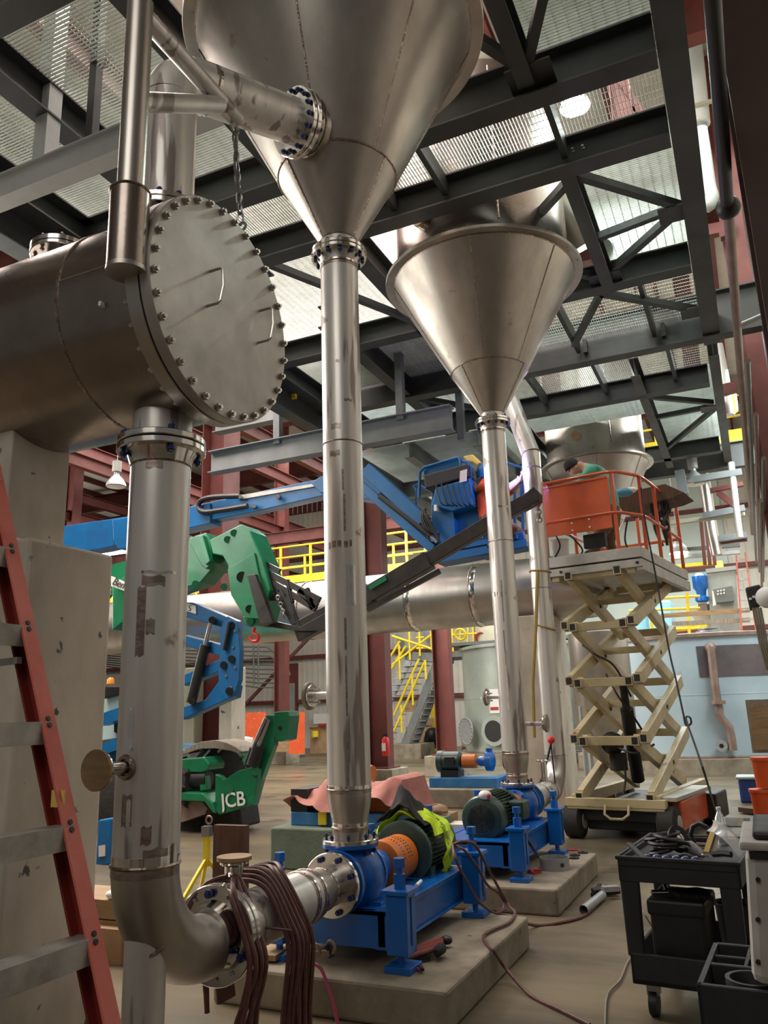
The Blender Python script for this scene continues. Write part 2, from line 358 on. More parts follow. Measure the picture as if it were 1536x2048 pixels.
wcol('steel_column', -20.5, 19.5, 0, 13, 'red steel column far left beneath the hanging bell lamp', h=.5, w=.4)
# cross frames between the columns (red)
fr = thing('trim_1', 'red steel beams high across the left of the hall', None, (-14, 16, 7)); fr['kind'] = 'structure'
for y, z, x0, x1, h in ((22.4, 7.4, -30, -7.5, .4), (24.6, 9.6, -33, -3, .45), (30, 5.2, -33, -9, .5), (14.6, 9.4, -30, -7.5, .35)):
    part('cross_beam', B().ibeam((x0, y, z), (x1, y, z), h, .25), 'red', fr)
for x, z in ((-10.8, 8.6), (-13, 9.0), (-15.3, 8.2), (-16.8, 9.2), (-18.6, 9.6), (-20.5, 8.4), (-22.6, 9.9), (-24.6, 9.2), (-27, 8.8), (-9, 10.2), (-12, 10.9)):
    part('long_beam', B().ibeam((x, 9, z), (x, BW - .3, z), .35, .2), 'red', fr)
for a, b in (((-22.6, 30, .4), (-17.2, 30, 4.9)), ((-10.6, 14.6, 9), (-7.25, 14.9, 12)), ((-20.5, 19.5, 4), (-16.8, 19.5, 7))):
    part('brace', B().bar(a, b, .12, .12), 'red', fr)
# ================================================================ THE GREY PLATFORM OVERHEAD
ZB, ZT = 6.9, 7.24
pf = thing('steel_platform', 'dark grey steel platform with grating overhead that carries the cone hoppers', 'platform', (-3, 11, ZB))
XL, XR, Y0, Y1 = -6.45, .04, 1.2, 19.2
ci = 0
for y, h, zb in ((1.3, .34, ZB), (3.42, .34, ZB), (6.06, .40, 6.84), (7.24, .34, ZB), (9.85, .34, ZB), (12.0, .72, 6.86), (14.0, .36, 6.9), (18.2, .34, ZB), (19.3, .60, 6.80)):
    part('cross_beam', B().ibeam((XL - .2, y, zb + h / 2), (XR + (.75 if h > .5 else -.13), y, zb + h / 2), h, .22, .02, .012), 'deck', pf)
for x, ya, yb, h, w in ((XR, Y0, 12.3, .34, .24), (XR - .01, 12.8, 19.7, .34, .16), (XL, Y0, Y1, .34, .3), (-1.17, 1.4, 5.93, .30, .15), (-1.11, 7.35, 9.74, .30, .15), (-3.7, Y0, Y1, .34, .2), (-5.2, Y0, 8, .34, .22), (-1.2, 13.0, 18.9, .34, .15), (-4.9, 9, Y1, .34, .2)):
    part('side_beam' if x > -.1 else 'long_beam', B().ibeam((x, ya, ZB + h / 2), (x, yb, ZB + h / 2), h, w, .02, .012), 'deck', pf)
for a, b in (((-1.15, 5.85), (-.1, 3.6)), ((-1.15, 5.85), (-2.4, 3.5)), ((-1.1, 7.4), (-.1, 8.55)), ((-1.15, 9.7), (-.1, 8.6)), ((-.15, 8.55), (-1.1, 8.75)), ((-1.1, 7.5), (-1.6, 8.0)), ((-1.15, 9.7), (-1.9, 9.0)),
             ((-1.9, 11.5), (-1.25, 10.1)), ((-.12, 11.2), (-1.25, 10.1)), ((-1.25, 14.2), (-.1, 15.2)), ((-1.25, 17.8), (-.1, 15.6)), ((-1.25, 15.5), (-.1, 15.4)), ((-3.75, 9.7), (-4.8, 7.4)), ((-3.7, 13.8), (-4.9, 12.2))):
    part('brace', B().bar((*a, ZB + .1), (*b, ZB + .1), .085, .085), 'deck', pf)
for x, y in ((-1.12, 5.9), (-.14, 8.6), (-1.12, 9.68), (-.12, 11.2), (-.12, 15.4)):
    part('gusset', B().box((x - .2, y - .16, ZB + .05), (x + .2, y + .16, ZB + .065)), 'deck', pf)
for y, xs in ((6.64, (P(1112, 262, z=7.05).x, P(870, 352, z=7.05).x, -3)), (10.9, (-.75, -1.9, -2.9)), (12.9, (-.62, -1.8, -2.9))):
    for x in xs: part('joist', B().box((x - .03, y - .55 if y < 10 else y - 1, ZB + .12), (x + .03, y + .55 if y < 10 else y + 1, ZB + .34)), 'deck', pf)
bolts(pf, (-.95, 7.12, 7.04), (0, 1, 0), .05, 2, .014, .03, 'bolt')
# grating: bearing bars run across in most bays, along the hall in the two see-through bays
def grating(x0, x1, y0, y1, along, pitch=.034):
    b = B()
    if along:
        n = int((x1 - x0) / pitch)
        for i in range(n + 1): b.box((x0 + i * pitch, y0, ZT + .006), (x0 + i * pitch + .005, y1, ZT + .034))
        for i in range(int((y1 - y0) / .1) + 1): b.box((x0, y0 + i * .1, ZT + .028), (x1, y0 + i * .1 + .006, ZT + .034))
    else:
        n = int((y1 - y0) / pitch)
        for i in range(n + 1): b.box((x0, y0 + i * pitch, ZT + .006), (x1, y0 + i * pitch + .005, ZT + .034))
        for i in range(int((x1 - x0) / .1) + 1): b.box((x0 + i * .1, y0, ZT + .028), (x0 + i * .1 + .006, y1, ZT + .034))
    part('grating', b, 'grating', pf, smooth=False, kind='stuff')
def hop_clear(fn, hy):                                                   # a bay with the hopper's round hole left open
    fn(XL + .1, -3.62, *hy, False); fn(-1.15, XR - .05, *hy, False)
for ya, yb, al, hole in ((1.3, 3.4, False, 0), (3.4, 6.0, False, 1), (6.05, 7.22, True, 0), (7.24, 9.83, False, 1), (9.86, 11.95, True, 0), (12.05, 14, True, 0), (14, 15.9, False, 0), (15.9, 18.2, False, 1), (18.2, 19.2, True, 0)):
    if hole: hop_clear(grating, (ya, yb))
    else: grating(XL + .1, XR - .05, ya, yb, al)
part('toe_board', B().box((-3.4, 19.5, 7.42), (1.0, 19.53, 7.78)), 'yellow', pf)
for x in (-3, -1.5, 0, .9): part('rail_post', B().cyl((x, 19.5, 7.4), (x, 19.5, 8.6), .025, n=10), 'yellow', pf)
for z in (8.1, 8.6): part('handrail', B().cyl((-3.4, 19.5, z), (1, 19.5, z), .025, n=10), 'yellow', pf)
# red steel and lamps of the hall above the platform
us = thing('trim_2', 'red steel columns and beams seen through the grating above the platform', None, (-1, 13, 7.4)); us['kind'] = 'structure'
for x, y, w_ in ((-.75, 11, .3), (-2.9, 14.5, .3), (-.4, 17.5, .35)): part('column', B().ibeam((x, y, 7.4), (x, y, 13), w_, .3, .02, .014, (1, 0, 0)), 'red', us)
for y, z in ((11.2, 9.2), (14.6, 9.8), (17.5, 10.2), (8.4, 11)): part('cross_beam', B().ibeam((-5, y, z), (-.2, y, z), .4, .2), 'red', us)
for x in (-6.6,): part('long_beam', B().ibeam((x, 2, 9.6), (x, 22, 9.6), .4, .2), 'red', us)
part('brace', B().bar((-.75, 11, 11), (-.1, 11.1, 9.2), .1, .1), 'red', us); part('tank_wall', B().lathe((-4.6, 11.2, 7.5), (0, 0, 1), [(1.1, 0), (1.1, 3)], 40), 'white', us)
# hanging frames below the platform
hf = thing('hanger_frame', 'pale grey beam hung on posts below the platform at upper left', 'frame', (-5, 4.3, 6.3))
part('beam', B().ibeam((-8.5, 4.35, 6.32), (-3.3, 4.35, 6.32), .26, .17, .016, .1), 'pale_beam', hf)
for px_ in (104, 192): x = P(px_, 150, y=4.35).x; w_ = .15 if px_ < 150 else .08; part('post', B().bar((x, 4.35, 6.46), (x, 4.35, 9.5), w_, w_), 'pale_beam' if px_ < 150 else 'deck', hf)
part('long_beam', B().ibeam((-6.6, 4.4, 6.75), (-6.6, 12, 6.75), .5, .25), 'deck', hf)
hg = thing('hanger_frame', 'grey beam hung on slim posts behind the tall drain pipe, its end lit violet', 'frame', (-6, 11, 6))
part('beam', B().ibeam((-8.3, 11, 5.98), (P(905, 836, y=11).x, 11, 5.98), .40, .22, .018, .012), 'beam_grey', hg)
zb2 = P(560, 812, y=12.6).z; part('beam', B().ibeam((P(432, 812, y=12.6).x, 12.6, zb2), (-3.4, 12.6, zb2), .62, .24), 'beam_grey', hg)
for px_, y in ((800, 11), (556, 11), (918, 12.4)): x = P(px_, 780, y=y).x; part('post', B().bar((x, y, 6.1), (x, y, 7.6), .12, .12), 'beam_grey', hg)
for x in (-6.4, -5.2, -3.9): part('long_beam', B().ibeam((x, 12.7, 6.2), (x, 19, 6.2), .3, .18), 'beam_grey', hg)
part('cross_beam', B().ibeam((-6.6, 15.2, 6.2), (-3.7, 15.2, 6.2), .35, .2), 'beam_grey', hg)
part('cross_beam', B().ibeam((-6.6, 18, 6.2), (-3.7, 18, 6.2), .35, .2), 'beam_grey', hg)
q_ = P(590, 775, y=10.9); part('clamp', B().box(q_ + V((-.06, -.03, -.2)), q_ + V((.02, .03, 0))).box(q_ + V((-.22, -.03, -.03)), q_ + V((.02, .03, .02))), 'yellow', hg, smooth=False)
gb = B()
for i in range(90): gb.box((-6.5, 12.8 + i * .06, 6.36), (-3.7, 12.806 + i * .06, 6.39))
part('grating', gb, 'grating', hg, smooth=False, kind='stuff')
# ================================================================ HOPPERS
HX = -2.4
def hopper(y, label, loc_nozzle, dz=(0, 0, 0)):
    t = thing('cone_hopper', label, 'hopper', (HX, y, 4.86))
    o = (HX, y, 0); zn, zr, zt = 4.98 + dz[0], 5.52 + dz[1], 6.76 + dz[2]; kz = dz[2]
    part('lower_cone', B().lathe(o, (0, 0, 1), [(.137, zn), (.445, zr)], 64, up=(0, 1, 0)), 'cone', t)
    part('neck', B().lathe(o, (0, 0, 1), [(.137, zn - .07), (.137, zn)], 48), 'pipe', t)
    part('upper_cone', B().lathe(o, (0, 0, 1), [(.445, zr), (1.08, zt)], 96), 'cone', t)
    part('rim', B().lathe(o, (0, 0, 1), [(1.0, zt + .005), (1.175, zt + .005), (1.18, zt + .01), (1.18, zt + .045), (1.0, zt + .045)], 96, closed=True), 'cone', t)
    part('shell', B().lathe(o, (0, 0, 1), [(1.03, zt + .04), (1.03, 8.9)], 96), 'vessel', t)  # darker steel tone stands in for dark surroundings reflected in the shell
    weld(t, (HX, y, zr), (0, 0, 1), .448, .009); weld(t, (HX, y, zn + .005), (0, 0, 1), .138, .006); weld(t, (HX, y, zt), (0, 0, 1), 1.078, .008)
    for a in (-155, -80, -25, 30, 100, 160):
        c, s_ = math.cos(math.radians(a)), math.sin(math.radians(a))
        part('seam', B().tube([(HX + .447 * c, y + .447 * s_, zr + .01), (HX + 1.078 * c, y + 1.078 * s_, zt - .01)], .007, 6), 'weld', t)
    for a in (-118, -10, 130):
        c, s_ = math.cos(math.radians(a)), math.sin(math.radians(a))
        part('seam', B().tube([(HX + .139 * c, y + .139 * s_, zn + .01), (HX + .446 * c, y + .446 * s_, zr)], .007, 6), 'weld', t)
    a = math.radians(-62); c, s_ = math.cos(a), math.sin(a)
    part('seam', B().tube([(HX + 1.032 * c, y + 1.032 * s_, 6.8), (HX + 1.032 * c, y + 1.032 * s_, 8.8)], .012, 6), 'weld', t)
    f = flange(t, (HX, y, zn - .085), (0, 0, 1), .12, .203, .03)
    bolts(f, (HX, y, zn - .105), (0, 0, 1), .172, 12, .016, .068, 'navy')
    if loc_nozzle:
        a = math.radians(loc_nozzle); c, s_ = math.cos(a), math.sin(a)
        nz = part('port', B().cyl((HX + 1.0 * c, y + 1.0 * s_, 7.02), (HX + 1.08 * c, y + 1.08 * s_, 7.02), .1), 'bright', t)
        part('cover', B().cyl((HX + 1.08 * c, y + 1.08 * s_, 7.02), (HX + 1.1 * c, y + 1.1 * s_, 7.02), .095), 'wood', nz)
    return t
h1 = hopper(4.65, 'nearest stainless cone hopper, fed by the flanged pipe from the left', 0)
h2 = hopper(8.44, 'second stainless cone hopper, above the rear blue pump', -112, (-.07, -.09, -.17))
M['vessel_'] = M['vessel']; M['vessel'] = M['cone']; HX -= .17; h3 = hopper(16.9, 'farthest stainless cone hopper, behind the man in the green shirt', -100, (-.15, -.15, -.2))
M['vessel'] = M['vessel_']; HX += .17
# side duct of hopper 2
part('side_duct', B().tube([(HX + .8, 8.9, 7.9), (HX + 1.05, 9.2, 7.6), (HX + 1.15, 9.35, 7.3)], [.35, .33, .3], 24), 'cone', h2)
# nozzle on hopper 1 with the flange that meets the feed pipe
NZ = P(618, 243, y=3.93); NZ = V((NZ.x, NZ.y, NZ.z))
# ================================================================ VESSEL, RISERS, DAVIT, PIER
VY, VZ, VR = 2.82, 3.47, .50
v = thing('pressure_vessel', 'dark horizontal stainless vessel with a bolted round end cover at upper left', 'vessel', (-3, VY, 2.97))
part('shell', B().lathe((-2.2, VY, VZ), (-1, 0, 0), [(VR, 0), (VR, 5.5)], 96), 'vessel', v)
for x in (-2.62, -3.42, -4.3): weld(v, (x, VY, VZ), (1, 0, 0), VR + .001, .007)
part('seam', B().tube([(-2.62, VY - VR * math.cos(.1), VZ + VR * math.sin(.1)), (-2.22, VY - VR * math.cos(.1), VZ + VR * math.sin(.1))], .004, 6), 'bolt', v)
f = flange(v, (-2.165, VY, VZ), (1, 0, 0), .48, .535, .07, 'steel')
part('gasket', B().cyl((-2.132, VY, VZ), (-2.122, VY, VZ), .528, n=64), 'black', v)
cv = part('cover', B().lathe((-2.12, VY, VZ), (1, 0, 0), [(.531, 0), (.535, .004), (.535, .05), (.530, .055)], 96), 'blank', v, label='round bolted end cover')
bolts(cv, (-2.133, VY, VZ), (1, 0, 0), .508, 32, .0175, .14, 'bolt', .5)
for (py, pz), (qy, qz) in (((2.69, 3.61), (2.675, 3.425)), ((3.11, 3.61), (3.095, 3.425))):
    part('handle', B().tube([(-2.065, py, pz), (-2.005, py, pz), (-1.99, py, pz - .012), (-1.985, py, (pz + qz) / 2), (-1.99, qy, qz + .012), (-2.005, qy, qz), (-2.065, qy, qz)], .0065, 8), 'bolt', cv)
lug = part('lug', B().torus((-2.09, 2.98, 4.03), (0, 1, 0), .022, .007, 16, 6), 'bolt', cv)
tn = part('top_nozzle', B().cyl((-3.16, VY, 3.9), (-3.16, VY, 4.07), .08), 'steel', v)
flange(v, (-3.16, VY, 4.075), (0, 0, 1), .08, .165, .025); part('blind', B().cyl((-3.16, VY, 4.09), (-3.16, VY, 4.115), .165, n=40), 'bright', v)
bolts(tn, (-3.16, VY, 4.09), (0, 0, 1), .135, 8, .012, .07, 'bolt')
part('spot_sticker', B().box((-2.36, VY - .505, VZ - .14), (-2.345, VY - .46, VZ - .12)), 'white', v)
# tall pipe under the vessel with its elbow and pump suction line
PX_, PY_ = -2.4, 2.80; AZ = .64
s1 = thing('pipe_spool', 'large stainless pipe dropping from the vessel and bending into the front blue pump', 'pipe', (PX_, PY_, 0))
part('nozzle', B().cyl((PX_, PY_, 2.85), (PX_, PY_, 3.12), .137, n=40, caps=False), 'pipe', s1); weld(s1, (PX_, PY_, 3.03), (0, 0, 1), .15, .008)
for z in (2.855, 2.818):
    f = flange(s1, (PX_, PY_, z), (0, 0, 1), .13, .203, .031)
part('gasket', B().cyl((PX_, PY_, 2.834), (PX_, PY_, 2.839), .19), 'black', s1)
bolts(f, (PX_, PY_, 2.836), (0, 0, 1), .172, 4, .018, .085, 'navy', .4)
part('weld_neck', B().lathe((PX_, PY_, 2.81), (0, 0, -1), [(.165, 0), (.150, .03), (.138, .07)], 40), 'bright', s1)
part('riser_pipe', B().cyl((PX_, PY_, 2.76), (PX_, PY_, 1.03), .1365, n=56), 'pipe', s1)
weld(s1, (PX_, PY_, 2.74), (0, 0, 1), .137, .005); weld(s1, (PX_, PY_, 1.025), (0, 0, 1), .137, .008, .035)
part('elbow', elbow((PX_, PY_, 1.02), (0, 0, -1), (0, 1, 0), .405, .1365, 18, 56), 'steel', s1)
part('support_leg', B().cyl((PX_, PY_ + .02, 0), (PX_, PY_ + .02, .80), .084, n=40), 'pipe', s1)
weld(s1, (PX_, PY_ + .035, .735), (0, -.6, .8), .095, .012)
YF = PY_ + .49
for dy in (-.018, .018): f = flange(s1, (PX_, YF + .02 + dy, AZ), (0, 1, 0), .13, .215, .031)
part('gasket', B().cyl((PX_, YF + .018, AZ), (PX_, YF + .022, AZ), .20), 'black', s1)
bolts(f, (PX_, YF + .02, AZ), (0, 1, 0), .178, 12, .009, .078, 'bolt', .2, 'bolt_hole', stud=False)
bolts(f, (PX_, YF + .02, AZ), (0, 1, 0), .178, 12, .02, .085, 'navy', .2, skip=(0, 1, 2, 4, 5, 6, 7, 9, 10), stud=True)
part('neck_ring', B().lathe((PX_, YF - .085, AZ), (0, 1, 0), [(.1365, 0), (.1375, .02), (.155, .085)], 40), 'bright', s1)
part('suction_pipe', B().cyl((PX_, YF + .03, AZ), (PX_, 4.10, AZ), .1365, n=48), 'pipe', s1)
part('reducer', B().lathe((PX_, 4.10, AZ), (0, 1, 0), [(.1365, 0), (.134, .05), (.112, .13), (.11, .17), (.11, .29)], 48), 'steel', s1)
for y, r in ((4.02, .137), (4.10, .137), (4.27, .111)): weld(s1, (PX_, y, AZ), (0, 1, 0), r, .006, .018)
f = flange(s1, (PX_, 4.40, AZ), (0, 1, 0), .10, .178, .03)
bolts(f, (PX_, 4.415, AZ), (0, 1, 0), .149, 8, .017, .075, 'navy', .5)
# port on top of the suction line with its plywood cover
t = part('port', B().lathe((PX_, 3.43, AZ + .08), (0, 0, 1), [(.024, 0), (.024, .08), (.045, .16), (.045, .19)], 24), 'bright', s1)
flange(s1, (PX_, 3.43, AZ + .285), (0, 0, 1), .02, .068, .018); part('plywood_cover', B().cyl((PX_, 3.43, AZ + .296), (PX_, 3.43, AZ + .314), .084, n=24), 'wood', s1)
# side port on the riser
sp_d = V((-.05, -1, 0)).normalized(); sp_o = V((PX_, PY_, 1.415))
part('side_port', B().cyl(sp_o + sp_d * .1, sp_o + sp_d * .27, .026), 'bright', s1)
q = flange(s1, sp_o + sp_d * .275, sp_d, .02, .072, .018); part('plywood_cover', B().cyl(sp_o + sp_d * .285, sp_o + sp_d * .297, .08, n=22), 'wood', s1)
weld(s1, sp_o + sp_d * .137, sp_d, .04, .012)
part('drain', B().cyl((PX_ + .02, 3.93, AZ - .13), (PX_ + .02, 3.93, AZ - .36), .014), 'bright', s1)
# feed pipe from vessel to the nearest hopper
A = V((-2.78, 3.2, 0)); E1 = V((-2.42, 4.06, 5.60)); dh = V((E1.x - A.x, E1.y - A.y, 0)).normalized()
s2 = thing('feed_pipe', 'stainless riser and elbow joining the vessel to the nearest cone hopper', 'pipe', (A.x, A.y, 3.8))
part('pipe', B().cyl((A.x, A.y, 3.85), (A.x, A.y, 5.22), .158, n=48), 'pipe', s2)
part('elbow', elbow((A.x, A.y, 5.22), (0, 0, 1), dh, .24, .158, 14, 48), 'pipe', s2)
A5 = A + dh * .22 + V((0, 0, 5.465)); part('pipe', B().cyl(A5, E1, .155, n=48), 'pipe', s2)
weld(s2, A5 + dh * .03, dh, .157, .006, .02); dh = (E1 - A5).normalized()
for z in (4.40, 4.435): f = flange(s2, (A.x, A.y, z), (0, 0, 1), .15, .24, .032)
bolts(f, (A.x, A.y, 4.418), (0, 0, 1), .205, 12, .018, .085, 'navy')
for k in (0, .04): f = flange(s2, E1 + dh * k, dh, .15, .235, .034)
bolts(f, E1 + dh * .02, dh, .202, 16, .018, .09, 'navy', .3, skip=(7, 8, 9))
part('nozzle', B().cyl(E1 + dh * .05, E1 + dh * .2, .16, n=40), 'cone', s2); weld(s2, E1 + dh * .12, dh, .2, .008)
# davit
dv = thing('cover_davit', 'stainless pipe davit standing at the vessel flange with a chain holder arm', 'davit', (-2.16, 2.26, 3.4))
part('sleeve', B().cyl((-2.16, 2.26, 3.42), (-2.16, 2.26, 3.78), .082, n=36), 'vessel', dv); part('cap', B().cyl((-2.16, 2.26, 3.40), (-2.16, 2.26, 3.42), .084, n=36), 'steel', dv)
weld(dv, (-2.16, 2.26, 3.78), (0, 0, 1), .082, .006)
part('mast', B().cyl((-2.16, 2.26, 3.7), (-2.16, 2.26, 4.78), .0575, n=32), 'steel', dv)
part('arm', B().cyl((-2.16, 2.26, 4.73), (-2.16, 3.02, 4.73), .045, n=28), 'pipe', dv)
part('brace', B().cyl((-2.16, 2.28, 4.26), (-2.16, 2.86, 4.70), .044, n=28), 'pipe', dv)
for a in ((-2.16, 2.33, 3.52), (-2.16, 2.33, 3.68)): part('bracket', B().bar(a, (-2.16, 2.36, a[2] + .0), .03, .06), 'steel', dv)
part('eye', B().torus((-2.16, 3.0, 4.665), (1, 0, 0), .03, .009, 16, 6), 'bolt', dv)
t = thing('chain', 'short shackled chain hanging from the davit arm to the end cover', 'chain', (-2.13, 3.0, 4.05))
p0, p1 = V((-2.16, 3.0, 4.64)), V((-2.10, 2.98, 4.05))
for i in range(9):
    a = p0.lerp(p1, i / 9); b_ = p0.lerp(p1, (i + 1.15) / 9); d = (b_ - a); _, sdv, uu = frame(d, (1, 0, 0) if i % 2 else (0, 1, 0))
    m_ = (a + b_) / 2; L_ = d.length / 2; w_ = .014 if i < 7 else .02
    part('link', B().tube([m_ + d.normalized() * L_ * math.cos(x) * 1 + sdv * w_ * math.sin(x) for x in [2 * math.pi * k / 12 for k in range(12)]], .006, 6, True), 'chainsteel', t)
part('wire', B().tube([p0 + V((.012, 0, 0)), p0.lerp(p1, .4) + V((-.012, 0, 0)), p0.lerp(p1, .7) + V((.01, 0, 0))], .01, 6), 'bluecloth' if 0 else 'cloth_grey', t)
# concrete pier
t = thing('concrete_pier', 'tall stepped concrete pier under the vessel at the left edge', 'pier', (-3.6, 2.88, 0))
part('block', B().box((-4.6, 2.61, 0), (-3.0, 3.16, 2.45)), 'pier', t, bevel=.02)
part('saddle', B().box((-4.4, 2.62, 2.45), (-3.18, 2.99, 3.2)), 'pier', t, bevel=.01)
part('grout', B().box((-4.45, 2.6, 2.45), (-3.14, 3.02, 2.47)), 'white', t)
# ================================================================ STEP LADDER (front left)
t = thing('step_ladder', 'red fibreglass step ladder with grey treads at the left edge', 'ladder', (-1.2, 1.6, 0))
def LP(px, py, d=2.35): return EYE + ((px - 768) / FOC * _r - (py - 1024) / FOC * _u + _f) * d
tp = P(-12, 960, y=1.9); bt = P(203, 1980, y=1.9); dr = (bt - tp); bt = tp + dr * (tp.z / -dr.z) if dr.z else bt; tp = tp - dr * .12
sx = V((dr.z, 0, -dr.x)).normalized() * -1
if sx.x < 0: sx = -sx
yy = V((0, 1, 0))
for k, yo in ((0, 0), (1, -.62)):
    o_ = yy * yo
    part('rail', B().bar(tp + o_, bt + o_, .008, .072, up=sx), 'lad_dark', t, label='red fibreglass rail')
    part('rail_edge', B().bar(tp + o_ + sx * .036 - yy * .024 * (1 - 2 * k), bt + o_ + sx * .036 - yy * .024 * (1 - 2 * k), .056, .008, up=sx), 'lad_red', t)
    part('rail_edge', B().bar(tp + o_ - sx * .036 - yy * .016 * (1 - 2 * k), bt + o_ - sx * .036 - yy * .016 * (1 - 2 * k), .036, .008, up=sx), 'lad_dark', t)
dn = dr.normalized()
for py in (965, 1105, 1258, 1447, 1652, 1872, 2110):
    a = P(-12 + (py - 960) * .211, py, y=tp.y); k = (a.z - tp.z) / dn.z; c_ = tp + dn * k
    part('tread', B().box((c_.x - .045, c_.y - .61, c_.z - .006), (c_.x + .04, c_.y - .006, c_.z + .004), ).box((c_.x + .036, c_.y - .61, c_.z - .062), (c_.x + .042, c_.y - .006, c_.z + .006)), 'lad_alu', t, smooth=False)
    for dz_ in (0, -.022): q_ = c_ + dn * (-dz_ * 1.0) + sx * .040 - yy * .026; part('rivet', B().cyl(q_, q_ + sx * .004, .008, n=10), 'black', t)
a, b_ = P(122, 1578, y=tp.y), P(140, 1612, y=tp.y)
part('sticker', B().box((a.x, tp.y - .036, b_.z), (b_.x + .01, tp.y - .030, a.z)), 'tarpyellow', t)
for yo in (0, -.7): part('rear_rail', B().bar(tp + V((-.0, yo, 0)), (bt.x - 1.05, bt.y + yo, 0), .03, .05), 'lad_dark', t)
part('spreader', B().bar(tp + dn * .9 + V((0, -.05, 0)), V(((tp.x + bt.x - 1.05) / 2, tp.y - .05, tp.z - .85)), .02, .02), 'lad_alu', t)
# ================================================================ DRAIN PIPES FROM HOPPERS 1 AND 2
def drain(y, zf, label, dz=0):
    t = thing('drain_pipe', label, 'pipe', (HX, y, zf)); o = (HX, y, 0)
    f = flange(t, (HX, y, 4.862 + dz), (0, 0, 1), .12, .203, .03)
    part('gasket', B().cyl((HX, y, 4.877 + dz), (HX, y, 4.881 + dz), .19), 'black', t)
    part('weld_neck', B().lathe((HX, y, 4.85 + dz), (0, 0, -1), [(.16, 0), (.145, .03), (.1365, .07)], 40), 'steel', t)
    part('pipe', B().cyl((HX, y, 4.79 + dz), (HX, y, zf + .31), .1365, n=56), 'pipe', t)
    for z in (4.77 + dz, 3.4, zf + .32): weld(t, (HX, y, z), (0, 0, 1), .137, .005, .02 if z != 3.4 else 0)
    part('reducer', B().lathe((HX, y, zf + .31), (0, 0, -1), [(.1365, 0), (.1365, .05), (.128, .10), (.112, .17), (.11, .19), (.11, .29)], 48), 'steel', t)
    weld(t, (HX, y, zf + .10), (0, 0, 1), .111, .005, .02)
    f = flange(t, (HX, y, zf + .016), (0, 0, 1), .10, .172, .032)
    bolts(f, (HX, y, zf + .005), (0, 0, 1), .146, 8, .014, .075, 'navy', .5)
    return t
d1 = drain(4.65, .83, 'long vertical stainless drain pipe from the nearest hopper to the front pump')
d2 = drain(8.44, .83, 'vertical stainless drain pipe from the second hopper to the rear pump', -.07)
for t, y, px_, py, l_ in ((d1, 4.65, 625, 1392, -.27), (d2, 8.44, 975, 1394, -.27), (d2, 8.44, 1078, 1447, .34)):
    z = P(px_, py, y=y).z; part('side_port', B().cyl((HX + .1 * (1 if l_ > 0 else -1), y, z), (HX + l_, y, z), .024), 'pipe', t)
    fl = flange(t, (HX + l_ * .97, y, z), (1, 0, 0), .02, .075, .022); bolts(fl, (HX + l_ * .97, y, z), (1, 0, 0), .055, 4, .01, .05, 'bolt', .5); part('wood_cover', B().cyl((HX + l_, y, z), (HX + l_ * 1.07, y, z), .09, n=20), 'wood_grey', t)
def on_round(cx, cy, R_, px_, py):                                       # the angle and height on a round shell seen at a pixel
    d = P(px_, py, y=10) - EYE; a_ = d.x ** 2 + d.y ** 2; bb = -2 * (d.x * cx + d.y * cy); c_ = cx * cx + cy * cy - R_ * R_
    k = (-bb - math.sqrt(max(bb * bb - 4 * a_ * c_, 0))) / (2 * a_); p = EYE + d * k; return math.atan2(p.y - cy, p.x - cx), p.z
for t, cy0, lst in ((s1, PY_, ((276, 1175, 287, 1312, 0), (292, 1238, 309, 1268, 0), (258, 1418, 265, 1502, 1), (283, 1142, 352, 1150, 1), (284, 1152, 330, 1172, 0), (292, 918, 326, 936, 0), (296, 905, 304, 918, 1), (286, 1700, 338, 1712, 0), (245, 1590, 262, 1655, 0), (254, 1600, 259, 1660, 1), (282, 1655, 302, 1690, 0), (336, 1690, 352, 1712, 1))),
                    (d1, 4.65, ((683, 938, 688, 980, 0), (686, 988, 692, 1062, 0), (688, 1236, 694, 1300, 0), (690, 1312, 696, 1432, 0), (660, 903, 680, 911, 0), (663, 848, 682, 856, 0), (671, 718, 680, 724, 0), (658, 1084, 704, 1094, 0), (692, 1128, 697, 1212, 1), (698, 1130, 712, 1210, 1), (688, 796, 704, 803, 0), (700, 1440, 704, 1560, 1), (694, 1460, 699, 1570, 0))),
                    (d2, 8.44, ((1003, 1160, 1007, 1244, 0), (996, 1010, 1016, 1015, 1), (985, 1186, 1012, 1192, 1), (1012, 1300, 1016, 1420, 1), (1008, 1260, 1011, 1330, 0)))):
    for a0x, a0y, a1x, a1y, br in lst:
        (t0, z0_), (t1, z1_) = on_round(HX, cy0, .1365, a0x, a0y), on_round(HX, cy0, .1365, a1x, a1y)
        part('grind_mark', B().cloth(lambda u, v_: (HX + .1378 * math.cos(t0 + (t1 - t0) * u), cy0 + .1378 * math.sin(t0 + (t1 - t0) * u), z1_ + (z0_ - z1_) * v_ + .006 * math.sin(u * 9 + a0x)), 4, 4, .0012), 'bright' if br else 'tint', t)
